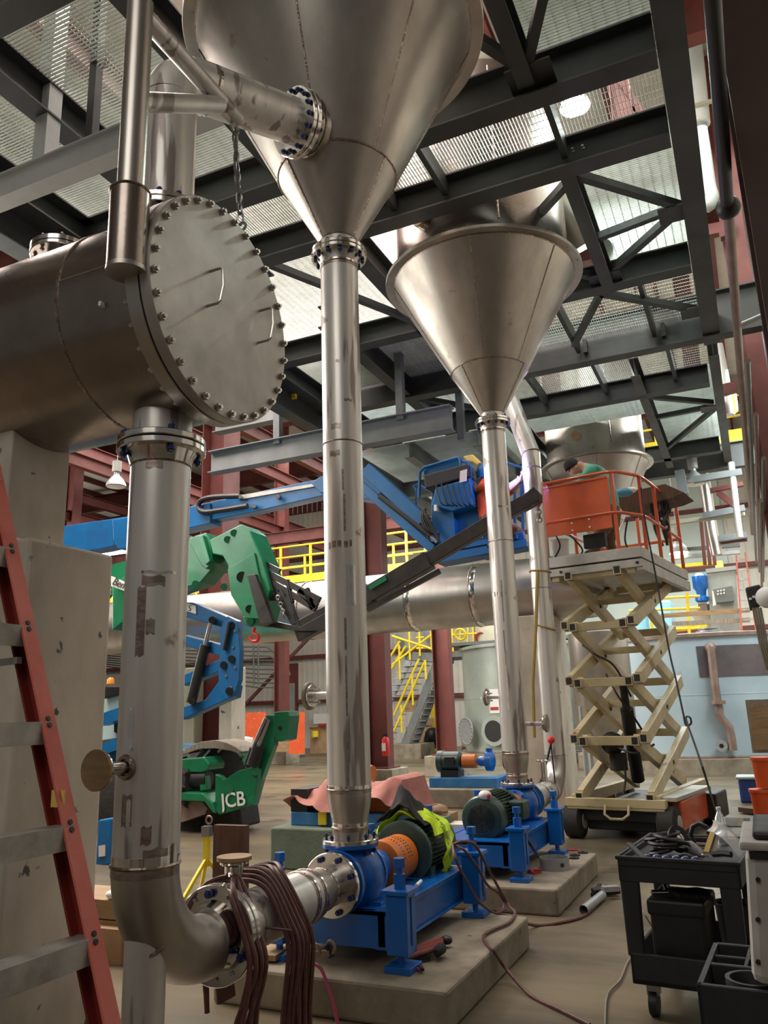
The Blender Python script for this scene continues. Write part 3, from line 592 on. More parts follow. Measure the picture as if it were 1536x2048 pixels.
# suction riser of the rear pump
YR = 10.2
s3 = thing('suction_riser', 'bare stainless riser behind the rear pump, its upper joint being welded', 'pipe', (HX, YR, 0))
part('pipe', B().cyl((HX, YR, 1.02), (HX, YR, 4.72), .125, n=40), 'pipe', s3)
part('elbow', elbow((HX, YR, 1.02), (0, 0, -1), (0, -1, 0), .38, .125, 14, 40), 'steel', s3)
part('suction_pipe', B().cyl((HX, YR - .38, .64), (HX, 8.82, .64), .125, n=40), 'pipe', s3)
for z in (1.03, 3.1, 4.72): weld(s3, (HX, YR, z), (0, 0, 1), .126, .005)
tp_ = P(1008, 770, y=YR + .35); part('slanting_pipe', B().cyl((HX, YR, 4.73), (HX + .0, YR + .02, 4.95), .125, n=40).cyl((HX, YR + .02, 4.93), tp_, .125, n=40), 'pipe', s3, label='slanting upper length meeting at a mitre')
weld(s3, (HX, YR + .02, 4.94), (tp_ - V((HX, YR, 4.7))), .127, .006)
for y in (9.3, 9.7): weld(s3, (HX, y, .64), (0, 1, 0), .126, .006)
part('port', B().cyl((HX, 9.6, .74), (HX, 9.6, 1.0), .035), 'bright', s3); flange(s3, (HX, 9.6, 1.0), (0, 0, 1), .03, .08, .02)
f = flange(s3, (HX, 8.84, .64), (0, 1, 0), .11, .178, .03)
t = thing('tie_strap', 'tan ratchet strap tied round the suction riser with a red handled clamp', 'strap', (HX, YR, 1))
part('strap', B().tube([(HX, YR - .14, 3.3), (HX - .05, YR - .25, 2.6), (HX - .12, YR - .35, 1.9), (HX - .14, YR - .4, 1.25)], .022, 6), 'strap', t)
part('loop', B().torus((HX, YR, 3.32), (.1, 0, 1), .135, .013, 24, 6).torus((HX, YR, 2.6), (.35, 0, 1), .137, .013, 24, 6), 'strap', t)
part('handle', B().ball(P(1102, 1480, y=9.7), .045), 'redbright', t); a = P(1102, 1487, y=9.7); part('cord', B().tube([a, a + V((-.12, 0, -.35)), a + V((-.3, -.2, -.75))], .014, 6).tube([a, a + V((0, .05, -.5)), (HX, 9.75, .7)], .008, 6), 'black', t)
# ================================================================ PADS AND PUMPS
ZP = .2
def pad(x0, y0, x1, y1, h, label, m='concrete'): return solo('concrete_pad', B().box((x0, y0, 0), (x1, y1, h)), m, label, 'pad', smooth=False, bevel=.018)
pad(-3.12, 4.26, -1.66, 5.88, ZP, 'concrete plinth under the front blue pump')
pad(-3.12, 6.76, -1.66, 8.48, ZP, 'concrete plinth under the rear blue pump, with a pipe ring on it')
pad(-5.06, 7.9, -3.45, 9.3, .42, 'green stained concrete plinth with a tarp covered machine on it', 'concrete_green')
pad(-7.2, 13.4, -4.2, 14.9, .3, 'low concrete plinth under the far pump set')
def pump(yc, half, s, yd, label):
    t = thing('pump_set', label, 'pump', (HX, yc, ZP)); X = HX; Z = AZ
    Y = lambda d: yc + s * d                                             # s: which way the motor points
    yy_ = sorted((yc - half - .02, yc + half + .05))
    fr_ = B()
    for x in (X - .36, X + .27): fr_.ibeam((x, yy_[0], .40), (x, yy_[1], .40), .21, .09, .014, .05)
    fr_.box((X - .4, yy_[0], .47), (X + .31, yy_[1], .50)); fr_.box((X - .4, yy_[0], .30), (X + .31, yy_[0] + .03, .50)); fr_.box((X - .4, yy_[1] - .03, .30), (X + .31, yy_[1], .50))
    part('skid', fr_, 'blue', t, smooth=False, bevel=.004)
    for x in (X - .42, X + .385):
        for y in (yc - half, yc + half):
            p = part('post', B().box((x - .065, y - .07, .285), (x + .065, y + .07, .60)), 'blue', t, smooth=False, bevel=.008)
            part('top_plate', B().box((x - .085, y - .09, .60), (x + .085, y + .09, .625)), 'blue', p, smooth=False, bevel=.004)
            part('jack_bolt', B().cyl((x, y, .625), (x, y, .70), .036, n=6).cyl((x, y, .70), (x, y, .735), .02, n=12).cyl((x, y, .735), (x, y, .785), .036, n=6), 'blue', p)
            part('foot_plate', B().box((x - .075, y - .085, ZP), (x + .085, y + .085, ZP + .035)).cyl((x, y, ZP + .03), (x, y, .29), .022, n=10), 'blue', p, smooth=False, bevel=.003)
            part('rib', B().box((x + .065, y - .006, .33), (x + .072, y + .006, .58)), 'blue', p)
    # casing
    yd_ = (yd - yc) * s                                                  # local position of the discharge, motor side positive
    c = part('casing', B().lathe((X, Y(yd_ - .13), Z), (0, s, 0), [(.12, 0), (.17, .03), (.195, .09), (.20, .14), (.195, .2), (.165, .25), (.13, .28)], 48), 'blue', t)
    part('suction_flange', B().lathe((X, Y(yd_ - .20), Z), (0, s, 0), [(.178, 0), (.178, .03), (.125, .05), (.12, .09)], 48), 'blue', c)
    part('discharge', B().lathe((X, yd, Z + .10), (0, 0, 1), [(.15, 0), (.125, .05), (.115, .07), (.172, .075), (.174, .098)], 40), 'blue', c)
    part('pedestal', B().box((X - .22, Y(yd_) - .05, .50), (X + .22, Y(yd_) + .07, .52)).bar((X, Y(yd_), .52), (X, Y(yd_), Z - .1), .30, .09, up=(0, 1, 0), w2=.2).bar((X - .03, Y(yd_), .51), (X - .03, Y(yd_), .7), .02, .26, up=(0, 1, 0)), 'blue', c, smooth=False)
    e = yd_ + .15
    part('bearing_frame', B().lathe((X, Y(e), Z), (0, s, 0), [(.165, 0), (.165, .025), (.10, .05), (.085, .16), (.095, .17), (.095, .24), (.03, .25), (.03, .36)], 36), 'blue', c)
    bolts(c, (X, Y(e + .015), Z), (0, 1, 0), .145, 10, .012, .05, 'blue', .3)
    mo = max(e + .62, .0) if s > 0 else e + .48
    g = part('coupling_guard', B().lathe((X, Y(mo - .36), Z), (0, s, 0), [(.134, 0), (.142, .006), (.142, .32), (.134, .326)], 48), 'orange', t)
    sl = B()
    for r_ in (.10, .17, .21):
        for k in range(14):
            a = 2 * math.pi * k / 40 + .2; n_ = V((math.cos(a), 0, math.sin(a))); sl.bar(V((X, Y(mo - .36 + r_), Z)) + n_ * .1425, V((X, Y(mo - .36 + r_ + .018), Z)) + n_ * .1425, .006, .002, up=n_)
    part('slot', sl, 'black', g, kind='stuff')
    m_ = part('motor', B().lathe((X, Y(mo), Z + .01), (0, s, 0), [(.10, 0), (.155, .01), (.178, .04), (.178, .42), (.17, .44)], 48), 'motor', t, label='dark green finned electric motor')
    fn = B()
    for k in range(40):
        a = 2 * math.pi * k / 40; n_ = V((math.cos(a), 0, math.sin(a)))
        if n_.z < -.75: continue
        fn.bar(V((X, Y(mo + .03), Z + .01)) + n_ * .19, V((X, Y(mo + .43), Z + .01)) + n_ * .19, .005, .032, up=n_)
    part('fin', fn, 'motor', m_, smooth=False, kind='stuff')
    part('end_shield', B().lathe((X, Y(mo - .005), Z + .01), (0, s, 0), [(.19, 0), (.212, .012), (.212, .05), (.19, .06)], 48), 'motor', m_)
    part('fan_cover', B().lathe((X, Y(mo + .43), Z + .01), (0, s, 0), [(.185, 0), (.2, .03), (.2, .13), (.185, .17), (.15, .185), (.02, .19)], 48), 'motor', m_)
    gr = B()
    for r_ in (.04, .06, .08, .10, .12): gr.torus((X, Y(mo + .622), Z + .01), (0, 1, 0), r_, .004, 28, 5)
    for k in range(8): a = 2 * math.pi * k / 8; gr.bar((X, Y(mo + .622), Z + .01), (X + .13 * math.cos(a), Y(mo + .622), Z + .01 + .13 * math.sin(a)), .006, .006, up=(0, 1, 0))
    part('fan_grille', gr, 'black', m_)
    part('terminal_box', B().box((X - s * .14 - .08, Y(mo + .18) - .11, Z - .03), (X - s * .14 + .08, Y(mo + .18) + .11, Z + .13)) if s > 0 else B().box((X + .14, Y(mo + .18) - .11, Z - .03), (X + .30, Y(mo + .18) + .11, Z + .13)), 'motor', m_, smooth=False, bevel=.015)
    part('motor_foot', B().box((X - .2, Y(mo + .08) - .04, .50), (X + .2, Y(mo + .08) + .04, .56)).box((X - .2, Y(mo + .36) - .04, .50), (X + .2, Y(mo + .36) + .04, .56)).box((X - .12, min(Y(mo + .05), Y(mo + .4)), .5), (X + .12, max(Y(mo + .05), Y(mo + .4)), .56)), 'motor', m_, smooth=False)
    part('motor_base', B().box((X - .22, min(Y(mo + .02), Y(mo + .44)), .49), (X + .22, max(Y(mo + .02), Y(mo + .44)), .505)), 'blue', t, smooth=False)
    return t, mo
p1, mo1 = pump(5.155, .645, 1, 4.65, 'front blue pump with an orange coupling guard, vest over its motor')
p2, mo2 = pump(7.68, .68, -1, 8.44, 'rear blue pump whose dark motor fan faces the viewer')
# far pump sets
def small_pump(x, y, label, sgn=1, zb=.3):
    t = thing('pump_set', label, 'pump', (x, y, zb))
    part('skid', B().box((x - .62, y - .3, zb), (x + .62, y + .3, zb + .16)), 'pad_blue', t, smooth=False, bevel=.01)
    z = zb + .42
    part('motor', B().lathe((x - .55, y, z), (1, 0, 0), [(.12, 0), (.19, .02), (.19, .12), (.175, .13), (.175, .42), (.12, .45), (.05, .46)], 32), 'motor', t); part('terminal_box', B().box((x - .34, y - .24, z - .06), (x - .18, y - .16, z + .08)), 'black', t, smooth=False)
    part('motor_foot', B().box((x - .45, y - .16, zb + .15), (x - .12, y + .16, z - .14)), 'black', t, smooth=False)
    part('coupling_guard', B().cyl((x - .07, y, z), (x + .17, y, z), .12, n=28), 'orange', t)
    part('casing', B().lathe((x + .2, y, z), (1, 0, 0), [(.06, 0), (.09, .05), (.09, .14), (.17, .17), (.17, .27), (.1, .3)], 32), 'blue', t); part('discharge', B().cyl((x + .42, y, z), (x + .42, y, z + .22), .06, n=20), 'blue', t)
    return t
a = P(925, 1568, y=13.7); small_pump(a.x, 14.0, 'small pump with black motor on a blue skid, between the two tall pipes'); 
small_pump(a.x + 1.05, 14.6, 'orange guarded pump half hidden behind the second drain pipe')
# ================================================================ THINGS ON THE PUMPS AND PADS
def wavy(o, u, w, f, nu=22, nv=16, th=.006):
    o, u, w = V(o), V(u), V(w); return B().cloth(lambda a, b: o + u * a + w * b + V((0, 0, f(a, b))), nu, nv, th)
ym = 5.155 + mo1; zm = AZ + .01
def drape(y0, y1, a0, a1, r, fold, nu=30, nv=18):                       # cloth over the round motor: angle a, length y
    def f(a, b):
        th = math.radians(a0 + (a1 - a0) * a); y = y0 + (y1 - y0) * b; rr = r + .012 * math.sin(a * 17 + b * 5) * fold + .01 * math.sin(b * 23 + a * 6) * fold
        return (HX + rr * math.sin(th), y + .02 * math.sin(a * 9), zm + rr * math.cos(th))
    return B().cloth(f, nu, nv, .006)
t = thing('safety_vest', 'yellow high visibility vest draped over the front motor', 'vest', (HX, ym + .2, zm + .2))
part('body', drape(ym + .10, ym + .36, -66, 64, .252, 1.2), 'hivis', t)
part('front_panel', drape(ym + .20, ym + .33, 55, 135, .262, 1), 'hivis', t)
part('reflective_stripe', drape(ym + .245, ym + .285, 48, 118, .268, .3, 24, 3), 'galv', t)
t = B().cloth(lambda a, b: (HX - .23 + .38 * a + .02 * math.sin(b * 9), ym + .08 + .26 * b, zm + .285 - .30 * abs(a - .5) ** 1.6 + .14 * math.exp(-((a - .45) / .2) ** 2) * math.exp(-((b - .5) / .4) ** 2) + .012 * math.sin(a * 12 + b * 6) + .006 * math.sin(a * 29 + b * 17)), 44, 24, .012)
solo('jacket', t, 'blackcloth', 'black cloth jacket heaped on top of the yellow vest', 'jacket')
# hoses over the suction line
t = thing('hose_bundle', 'thick bundle of brown hoses hung over the suction pipe by its small port', 'hose', (HX, 3.6, .3))
def loop(ya, yb, dr_, x_l, x_r, zl, zr, rr, ph):
    pts = [(HX + x_r, ya + dr_ * 1.4, zr), (HX + x_r + .01, ya + dr_ * 1.2, zr + .2), (HX + .20 + rr, ya + dr_, AZ - .12), (HX + .165 + rr * .7, ya + dr_ * .8, AZ + .02), (HX + .10, ya + dr_ * .5, AZ + .145 + rr), (HX, ya + .01 * ph, AZ + .18 + rr), (HX - .10, ya - .01, AZ + .145 + rr), (HX - .18 - rr * .5, ya, AZ), (HX - .2 + x_l, yb, AZ - .2), (HX - .19 + x_l, yb + .02, zl)]
    return B().tube(smoothpts(pts, 5), .0122, 7)
for k in range(11):
    part('hose', loop(3.42 - .012 * k + random.uniform(-.01, .01), 3.45, -.05 - .01 * (k % 3), .02, .14 + .016 * (k % 4), .25, .04 + .02 * k % .1, .011 + .016 * (k % 3), k), 'hose', t)
for k in range(13):
    part('hose', loop(3.51 + .014 * k, 3.57 + .01 * k, .07 + .008 * (k % 4), .0, .16 + .014 * (k % 4), .25, .02 + .02 * (k % 3), .011 + .016 * (k % 3), k), 'hose', t)
part('tie', B().torus((HX + .18, 3.54, AZ - .02), (0, .3, 1), .06, .006, 20, 6), 'hose', t)
def hose(name, label, pts, r, m, cat='hose', k=8): return solo(name, B().tube(smoothpts(pts, k), r, 8), m, label, cat)
def G(px, py, z=.012): return P(px, py, z=z)
hose('air_hose', 'long brown hose snaking from the front pump over the plinth to the lower edge', [P(905, 1690, x=-2.02), P(925, 1683, x=-1.95), P(950, 1690, x=-1.92), P(975, 1735, x=-1.9), P(1005, 1790, x=-1.88), P(1018, 1812, z=.22), P(1030, 1826, z=.215), P(1018, 1845, z=.215), P(985, 1860, z=.215), P(967, 1872, z=.215), P(975, 1890, z=.21), P(988, 1903, x=-1.64), P(1010, 1935, x=-1.62), G(1060, 1990), G(1120, 2020), G(1180, 2050)], .010, 'hose')
hose('air_hose', 'brown hose looped over the rear post and coiling onto the plinth edge', [P(912, 1692, x=-2.0), P(930, 1702, x=-1.93), P(955, 1735, x=-1.93), P(975, 1770, x=-1.9), P(1000, 1790, x=-1.9), P(1008, 1815, z=.215), P(990, 1822, z=.215)], .009, 'hose')
hose('air_hose', 'brown hose hanging in a low loop beside the front motor', [P(905, 1690, x=-2.0), P(912, 1720, x=-1.94), P(935, 1765, x=-1.93), P(960, 1805, x=-1.9), P(990, 1826, z=.22), P(1010, 1818, z=.22)], .009, 'hose')
hose('air_hose', 'brown hose lying on the floor from the front plinth towards the black clamp', [P(985, 1822, z=.215), G(1066, 1850, .02), G(1120, 1845), G(1170, 1830), G(1205, 1795), G(1212, 1770)], .012, 'hose')
hose('electric_cord', 'thin grey cord curving over the floor left of the black cart', [G(1210, 2050), G(1215, 1990), G(1240, 1960), G(1258, 1920), G(1290, 1890), G(1310, 1870), P(1290, 1830, y=6.2), P(1270, 1800, y=6.4)], .006, 'cord', 'cord')
hose('pink_hose', 'pink hose hanging off the front plinth beside the brass clamp', [P(618, 1925, y=4.22), P(640, 1935, y=4.2), P(655, 1970, y=4.18), P(668, 2010, y=4.16), P(678, 2060, y=4.14)], .009, 'hose_pink')
t = thing('pipe_clamp', 'bronze coloured clamp with blue jaw below the suction line', 'clamp', P(640, 1905, y=4.2))
for dx in (0, .1): part('ring', B().torus(P(632 + dx * 300, 1900 - dx * 60, y=4.2), (.3, 1, .1), .03, .009, 18, 6), 'rust', t)
part('jaw', B().bar(P(600, 1912, y=4.2), P(660, 1906, y=4.2), .02, .03), 'rust', t); part('handle', B().bar(P(655, 1890, y=4.2), P(664, 1915, y=4.2), .014, .03), 'blackcloth', t); part('blue_nut', B().cyl(P(612, 1925, y=4.18), P(612, 1925, y=4.22), .03, n=6), 'navy', t)
solo('plywood_board', B().bar(P(520, 1915, z=.23), P(590, 1870, z=.23), .2, .03), 'wood', 'light wood board lying under the suction pipe on the front plinth', 'board', smooth=False)
solo('wood_block', B().bar(P(450, 1985, z=.05), P(480, 1965, z=.05), .12, .1), 'wood', 'wood block on the floor behind the hanging hoses', 'block', smooth=False)
# tools on the front plinth
t = thing('cable_roll', 'red brown rolled cables with a black headed torch on the front plinth', 'tools', P(860, 1900, z=ZP))
for k in range(6): part('cable', B().tube(smoothpts([P(812, 1905 + k * 3, z=.225), P(840, 1893 + k * 3, z=.245), P(885, 1876 + k * 4, z=.245)], 4), .011, 7), 'hose' if k % 2 else 'redtool', t)
part('torch', B().lathe(P(872, 1905, z=.25), P(905, 1878, z=.25) - P(872, 1905, z=.25), [(.015, 0), (.028, .02), (.032, .09), (.02, .12)], 18), 'blackcloth', t)
part('head', B().ball(P(893, 1880, z=.24), .032, sc=(1.2, 1, .8)), 'black', t)
part('clamp', B().bar(P(818, 1920, z=.22), P(860, 1915, z=.22), .02, .02).bar(P(838, 1930, z=.22), P(845, 1940, z=.22), .02, .015), 'black', t); part('tip', B().bar(P(832, 1934, z=.215), P(842, 1940, z=.215), .02, .01), 'hose_pink', t)
t = thing('screwdriver', 'black screwdriver lying across the front pump skid', 'tool', P(830, 1780, z=.51)); part('shaft', B().tube([P(812, 1790, z=.53), P(835, 1770, z=.54)], .005), 'bolt', t); part('handle', B().tube([P(833, 1771, z=.54), P(842, 1762, z=.54)], .011), 'white', t)
# on the rear plinth
a = P(1110, 1738, z=ZP); t = thing('pipe_ring', 'short cut ring of galvanised pipe standing on the rear plinth', 'ring', a)
part('wall', B().lathe((a.x, a.y, ZP), (0, 0, 1), [(.125, 0), (.13, 0), (.13, .10), (.125, .10)], 40, closed=True), 'galv', t); part('slot', B().bar((a.x + .09, a.y - .095, ZP + .05), (a.x + .095, a.y - .10, ZP + .051), .03, .03), 'black', t)
for px_, py, l in ((1148, 1717, 'black washer lying on the rear plinth'), (1166, 1706, 'black washer at the far edge of the rear plinth'), (1150, 1711, 'small round socket on the rear plinth')):
    a = P(px_, py, z=ZP); solo('washer', B().lathe(a, (0, 0, 1), [(.02, 0), (.05, 0), (.05, .012), (.02, .012)], 24, closed=True), 'black', l, 'washer')
a = P(1140, 1703, z=ZP); solo('wrench', B().bar(a - V((.08, .02, -.012)), a + V((.08, .03, .012)), .03, .015), 'redbright', 'red handled tool at the far edge of the rear plinth', 'tool', smooth=False, bevel=.004)
t = thing('spring_clamp', 'red brown spring clamp lying on the rear plinth', 'clamp', P(1068, 1742, z=ZP))
for d in (0, 1): part('jaw', B().tube([P(1056, 1738 + d * 3, z=.225), P(1068, 1746 - d * 6, z=.225), P(1082, 1744 - d * 4, z=.215)], [.018, .013, .008], 8), 'redtool', t)
t = thing('floor_clamp', 'black and steel pipe vice lying on the floor beside the rear plinth', 'clamp', G(1215, 1775, 0))
part('body', B().bar(G(1185, 1785, .03), G(1238, 1778, .05), .10, .06), 'black', t, smooth=False, bevel=.01); part('jaw', B().bar(G(1205, 1778, .08), G(1236, 1776, .08), .07, .04), 'galv', t, smooth=False); part('foot', B().bar(G(1185, 1790, .02), G(1200, 1770, .02), .03, .03), 'black', t, smooth=False)
solo('short_pipe', B().cyl(G(1167, 1820, .04), G(1205, 1790, .04), .035, n=20, caps=False).cyl(G(1205, 1790, .04), G(1167, 1820, .04), .030, n=20, caps=False), 'galv', 'short length of grey pipe on the floor beside the rear plinth', 'pipe')
# motor junk behind
t = thing('rag_bundle', 'white and orange taped bundle on the rear motor', 'rag', P(968, 1590, y=7.2)); part('wrap', B().ball(P(970, 1590, y=7.2), .05, sc=(1.2, 1, .8)), 'white', t); part('tape', B().ball(P(977, 1592, y=7.18), .022, sc=(1, 1, 1)), 'redbright', t)
hose('lead_cable', 'black cable hanging off the rear motor box to its plinth', [P(1038, 1650, x=-2.05), P(1052, 1675, x=-1.98), P(1068, 1700, x=-1.95), P(1082, 1718, z=.22)], .012, 'black', 'cable')
t = thing('tarp_machine', 'machine under a pink brown tarp on the green stained plinth', 'machine', (-4.3, 8.6, .42))
part('skid', B().box((-4.92, 8.1, .42), (-3.6, 8.95, .56)), 'pad_blue', t, smooth=False, bevel=.01)
part('crate', B().box((-4.93, 8.12, .56), (-4.72, 8.6, .80)), 'black', t, smooth=False)
part('machine', B().box((-4.5, 8.3, .56), (-3.8, 8.7, .8)).cyl((-4.55, 8.95, .90), (-4.3, 8.95, .90), .10), 'orange', t)
def tf(a, b):
    x = -4.98 + 1.5 * a; y = 8.02 + .9 * b + .05 * math.sin(a * 15) * (1 - b); top = .93 - .12 * abs(math.sin(a * 7 + .6)) + .03 * math.sin(a * 23)
    e_ = max(0, 1 - a / .14) * .28 + max(0, (a - .9) / .1) * .35
    k = max(0, 1 - b / .22) ** .8; h = (top - e_) * (1 - k) + (.64 + .07 * math.sin(a * 9 + 1) + .03 * math.sin(a * 27)) * k; x += .03 * math.sin(a * 34) * k
    return (x, y, max(h, .58))
part('tarp', B().cloth(tf, 40, 20, .008), 'pinktarp', t)
a = P(645, 1640, y=8.07); part('yellow_tag', B().box((a.x - .05, 8.06, .44), (a.x + .05, 8.085, .57)), 'yellow', t, smooth=False)
# boxes between the pumps
t = thing('cardboard_box', 'open cardboard box with rags, standing between the two pumps', 'box', P(880, 1620, z=0) * 1); bx = P(884, 1610, y=9.4)
part('box', B().box((bx.x - .25, 9.2, .0), (bx.x + .12, 9.6, .42)), 'cardboard', t, smooth=False); part('flap', B().bar((bx.x - .25, 9.2, .42), (bx.x - .35, 9.1, .5), .3, .01), 'cardboard', t, smooth=False)
part('rags', B().ball((bx.x - .08, 9.4, .45), .13, sc=(1.2, 1, .6)), 'wood', t)
solo('carton', B().box((bx.x + .15, 9.1, .0), (bx.x + .45, 9.4, .34)), 'white', 'white carton beside the open cardboard box between the pumps', 'carton', smooth=False, bevel=.004)
solo('carton', B().box((bx.x - .6, 9.3, .0), (bx.x - .3, 9.7, .44)), 'cardboard', 'flattened brown carton left of the open box between the pumps', 'carton', smooth=False, bevel=.004)
# ================================================================ SCISSOR LIFT
def rthing(name, label, cat, loc, rz, group=None):
    t = thing(name, label, cat, loc, group); t.rotation_euler = (0, 0, rz); MW[t.name] = Matrix.Translation(V(loc)) @ Matrix.Rotation(rz, 4, 'Z'); return t
def lp(name, t, b, m, **k):                                             # part given in the thing's own coordinates
    b.v = [MW[t.name] @ p for p in b.v]; return part(name, b, m, t, **k)
sl = rthing('scissor_lift', 'raised scissor lift with cream crossed arms and an orange red cage', 'lift', (-1.78, 10.6, 0), -.15)
lv = [.50, 1.20, 1.92, 2.64, 3.32]; LB_ = 2.05
def hollow(b, p, q, w, h, up, cap=.012):                                # square tube with open looking ends
    b.bar(p, q, w, h, up); return b
for k in range(4):
    z0, z1 = lv[k], lv[k + 1]
    for s_ in (-1, 1):
        lp('arm', sl, B().bar((s_ * .44, 0, z0), (s_ * .44, LB_, z1), .085, .165, up=(0, -1, 3)), 'beige', smooth=False, bevel=.008)
        lp('arm', sl, B().bar((s_ * .33, 0, z1 - .03), (s_ * .33, LB_, z0 + .0), .085, .165, up=(0, 1, 3)), 'beige', smooth=False, bevel=.008)
        for x_, z_ in ((s_ * .44, z0 if k else z0), (s_ * .33, z1 - .03)):
            lp('tube_end', sl, B().box((x_ - .05, -.09, z_ - .055), (x_ + .05, .06, z_ + .055)), 'beige', smooth=False); lp('tube_hole', sl, B().box((x_ - .036, -.093, z_ - .042), (x_ + .036, -.088, z_ + .042)), 'black', smooth=False)
        lp('pin', sl, B().cyl((s_ * .49, LB_ / 2, (z0 + z1) / 2), (s_ * .27, LB_ / 2, (z0 + z1) / 2), .03, n=14), 'black')
    lp('cross_tube', sl, B().bar((-.33, 0, z1 - .03), (.33, 0, z1 - .03), .09, .11), 'beige', smooth=False, bevel=.006); lp('cross_tube', sl, B().bar((-.33, LB_, z1), (.33, LB_, z1), .09, .11), 'beige', smooth=False, bevel=.006)
    lp('cross_tube', sl, B().bar((-.4, LB_ * .5, (z0 + z1) / 2 + .06), (.4, LB_ * .5, (z0 + z1) / 2 + .06), .07, .09), 'beige', smooth=False, bevel=.006)
lp('cylinder', sl, B().cyl((0, 1.0, .62), (.08, .55, 1.55), .085, n=20).cyl((.08, .55, 1.5), (.12, .35, 1.95), .05, n=16), 'black')
lp('motor_block', sl, B().cyl((-.08, .5, 1.0), (-.08, .5, .78), .11, n=20).ball((-.12, .45, 1.12), .15), 'black')
for pts in ([(-.1, .4, 1.1), (.2, .3, 1.0), (.4, .5, 1.1)], [(-.35, .3, 2.4), (-.15, .2, 2.25), (.05, .3, 2.1), (.2, .4, 1.7)], [(.0, .45, .9), (.02, .4, .7), (.0, .3, .5)], [(-.1, .4, 2.0), (.1, .2, 1.7), (.2, .5, 1.4), (.3, .6, 1.15)]): lp('hydraulic_hose', sl, B().tube(smoothpts(pts), .014, 6), 'black')
lp('lower_frame', sl, B().bar((-.62, -.05, .44), (.62, -.05, .44), .12, .10).box((-.6, -.1, .36), (.6, .05, .40)), 'beige', smooth=False, bevel=.006)
for s_ in (-1, 1): lp('base_rail', sl, B().bar((s_ * .5, -.05, .46), (s_ * .5, 2.5, .46), .10, .14), 'beige', smooth=False, bevel=.006)
lp('side_cover', sl, B().box((.52, .15, .12), (.74, 1.5, .46)), 'liftred', smooth=False, bevel=.02); lp('side_cover', sl, B().box((-.74, .3, .12), (-.52, 1.6, .44)), 'liftred', smooth=False, bevel=.02)
lp('cover_ledge', sl, B().bar((.6, .0, .49), (.66, 1.6, .49), .26, .05), 'alu', smooth=False, bevel=.006)
lp('chassis', sl, B().box((-.42, .1, .1), (.42, 2.4, .36)).box((-.6, .0, .22), (.6, .12, .34)), 'black', smooth=False, bevel=.01)
lp('pull_handle', sl, B().tube([(-.1, -.12, .42), (-.1, -.18, .32), (-.03, -.19, .27), (.12, -.19, .27), (.19, -.18, .32), (.19, -.12, .42)], .016, 8), 'beige')
for x_, y_ in ((-.56, .05), (.60, .05), (-.56, 2.2), (.60, 2.2)):
    wv = lp('wheel', sl, B().lathe((x_ - .12, y_, .21), (1, 0, 0), [(.15, 0), (.21, .03), (.21, .21), (.15, .24)], 32), 'rubber'); lp('hub', wv, B().cyl((x_ - .13, y_, .21), (x_ + .13, y_, .21), .10, n=20), 'alu')
lp('rear_cover', sl, B().box((.46, 1.5, .08), (.86, 2.2, .42)), 'black', smooth=False, bevel=.02)
lp('deck', sl, B().box((-.66, -.1, 3.42), (.66, 2.45, 3.56)), 'alu', smooth=False, bevel=.006)
lp('deck_frame', sl, B().box((-.66, -.06, 3.26), (-.58, 2.5, 3.40)).box((.58, -.06, 3.26), (.66, 2.5, 3.40)).box((-.66, -.09, 3.30), (.66, -.04, 3.40)).box((-.66, 2.44, 3.26), (.66, 2.5, 3.4)).box((-.6, 0, 3.36), (.6, 2.45, 3.40)), 'alu', smooth=False, bevel=.004)
for x_ in (-.52, .5): lp('bracket', sl, B().bar((x_ - .05, -.02, 3.3), (x_ + .05, -.02, 3.3), .05, .12), 'beige', smooth=False); lp('hole', sl, B().cyl((x_ + .1, -.1, 3.35), (x_ + .1, -.085, 3.35), .02, n=12), 'black')
def tube_part(name, pts, r, m='liftred', n=8): lp(name, sl, B().tube(pts, r, n), m)
zt, zm_ = 4.62, 4.06
for x_, y_ in ((-.62, 0), (.36, 0), (.60, .45), (.62, 1.1), (.62, 1.75), (.62, 2.38), (-.62, 1.2), (-.62, 2.38), (0, 2.4)): lp('rail_post', sl, B().bar((x_, y_, 3.56), (x_, y_, zt), .045, .045), 'liftred', smooth=False, bevel=.006)
for z_ in (zt, zm_):
    tube_part('rail', [(-.62, .1, z_), (-.64, .02, z_), (-.56, -.04, z_), (.30, -.04, z_), (.42, .02, z_), (.60, .4, z_), (.62, .6, z_), (.62, 2.4, z_), (-.62, 2.4, z_), (-.62, .1, z_)], .024)
lp('gate_panel', sl, B().box((-.60, -.045, 3.86), (.32, -.025, 4.56)).box((-.6, -.055, 4.04), (.32, -.045, 4.07)).box((-.60, -.06, 4.54), (.32, -.02, 4.57)), 'liftred', smooth=False, bevel=.003, label='dented orange red sheet panel')
for x_, z_ in ((-.22, 4.0), (.02, 4.02), (-.22, 3.9), (.02, 3.91)): lp('screw', sl, B().cyl((x_, -.06, z_), (x_, -.045, z_), .012, n=10), 'white')
lp('control_box', sl, B().box((-.14, .1, 3.66), (.16, .2, 3.85)), 'black', smooth=False, bevel=.01)
t = thing('welding_sheet', 'brown folded boards laid across the cage rail at the right of the lift', 'board', P(1290, 990, y=12))
part('board', B().prism([P(1230, 1000, y=11.9), P(1250, 985, y=11.9), P(1330, 968, y=11.9), P(1368, 985, y=11.9), P(1345, 995, y=11.9), P(1290, 1008, y=11.9), P(1245, 1022, y=11.9)], (.1, .5, -.03)), 'wood_dark', t, smooth=False)
t = thing('safety_harness', 'black safety harness hanging from the right rail of the orange cage', 'harness', P(1320, 1030, y=12.0)); hc = P(1318, 1005, y=12.0)
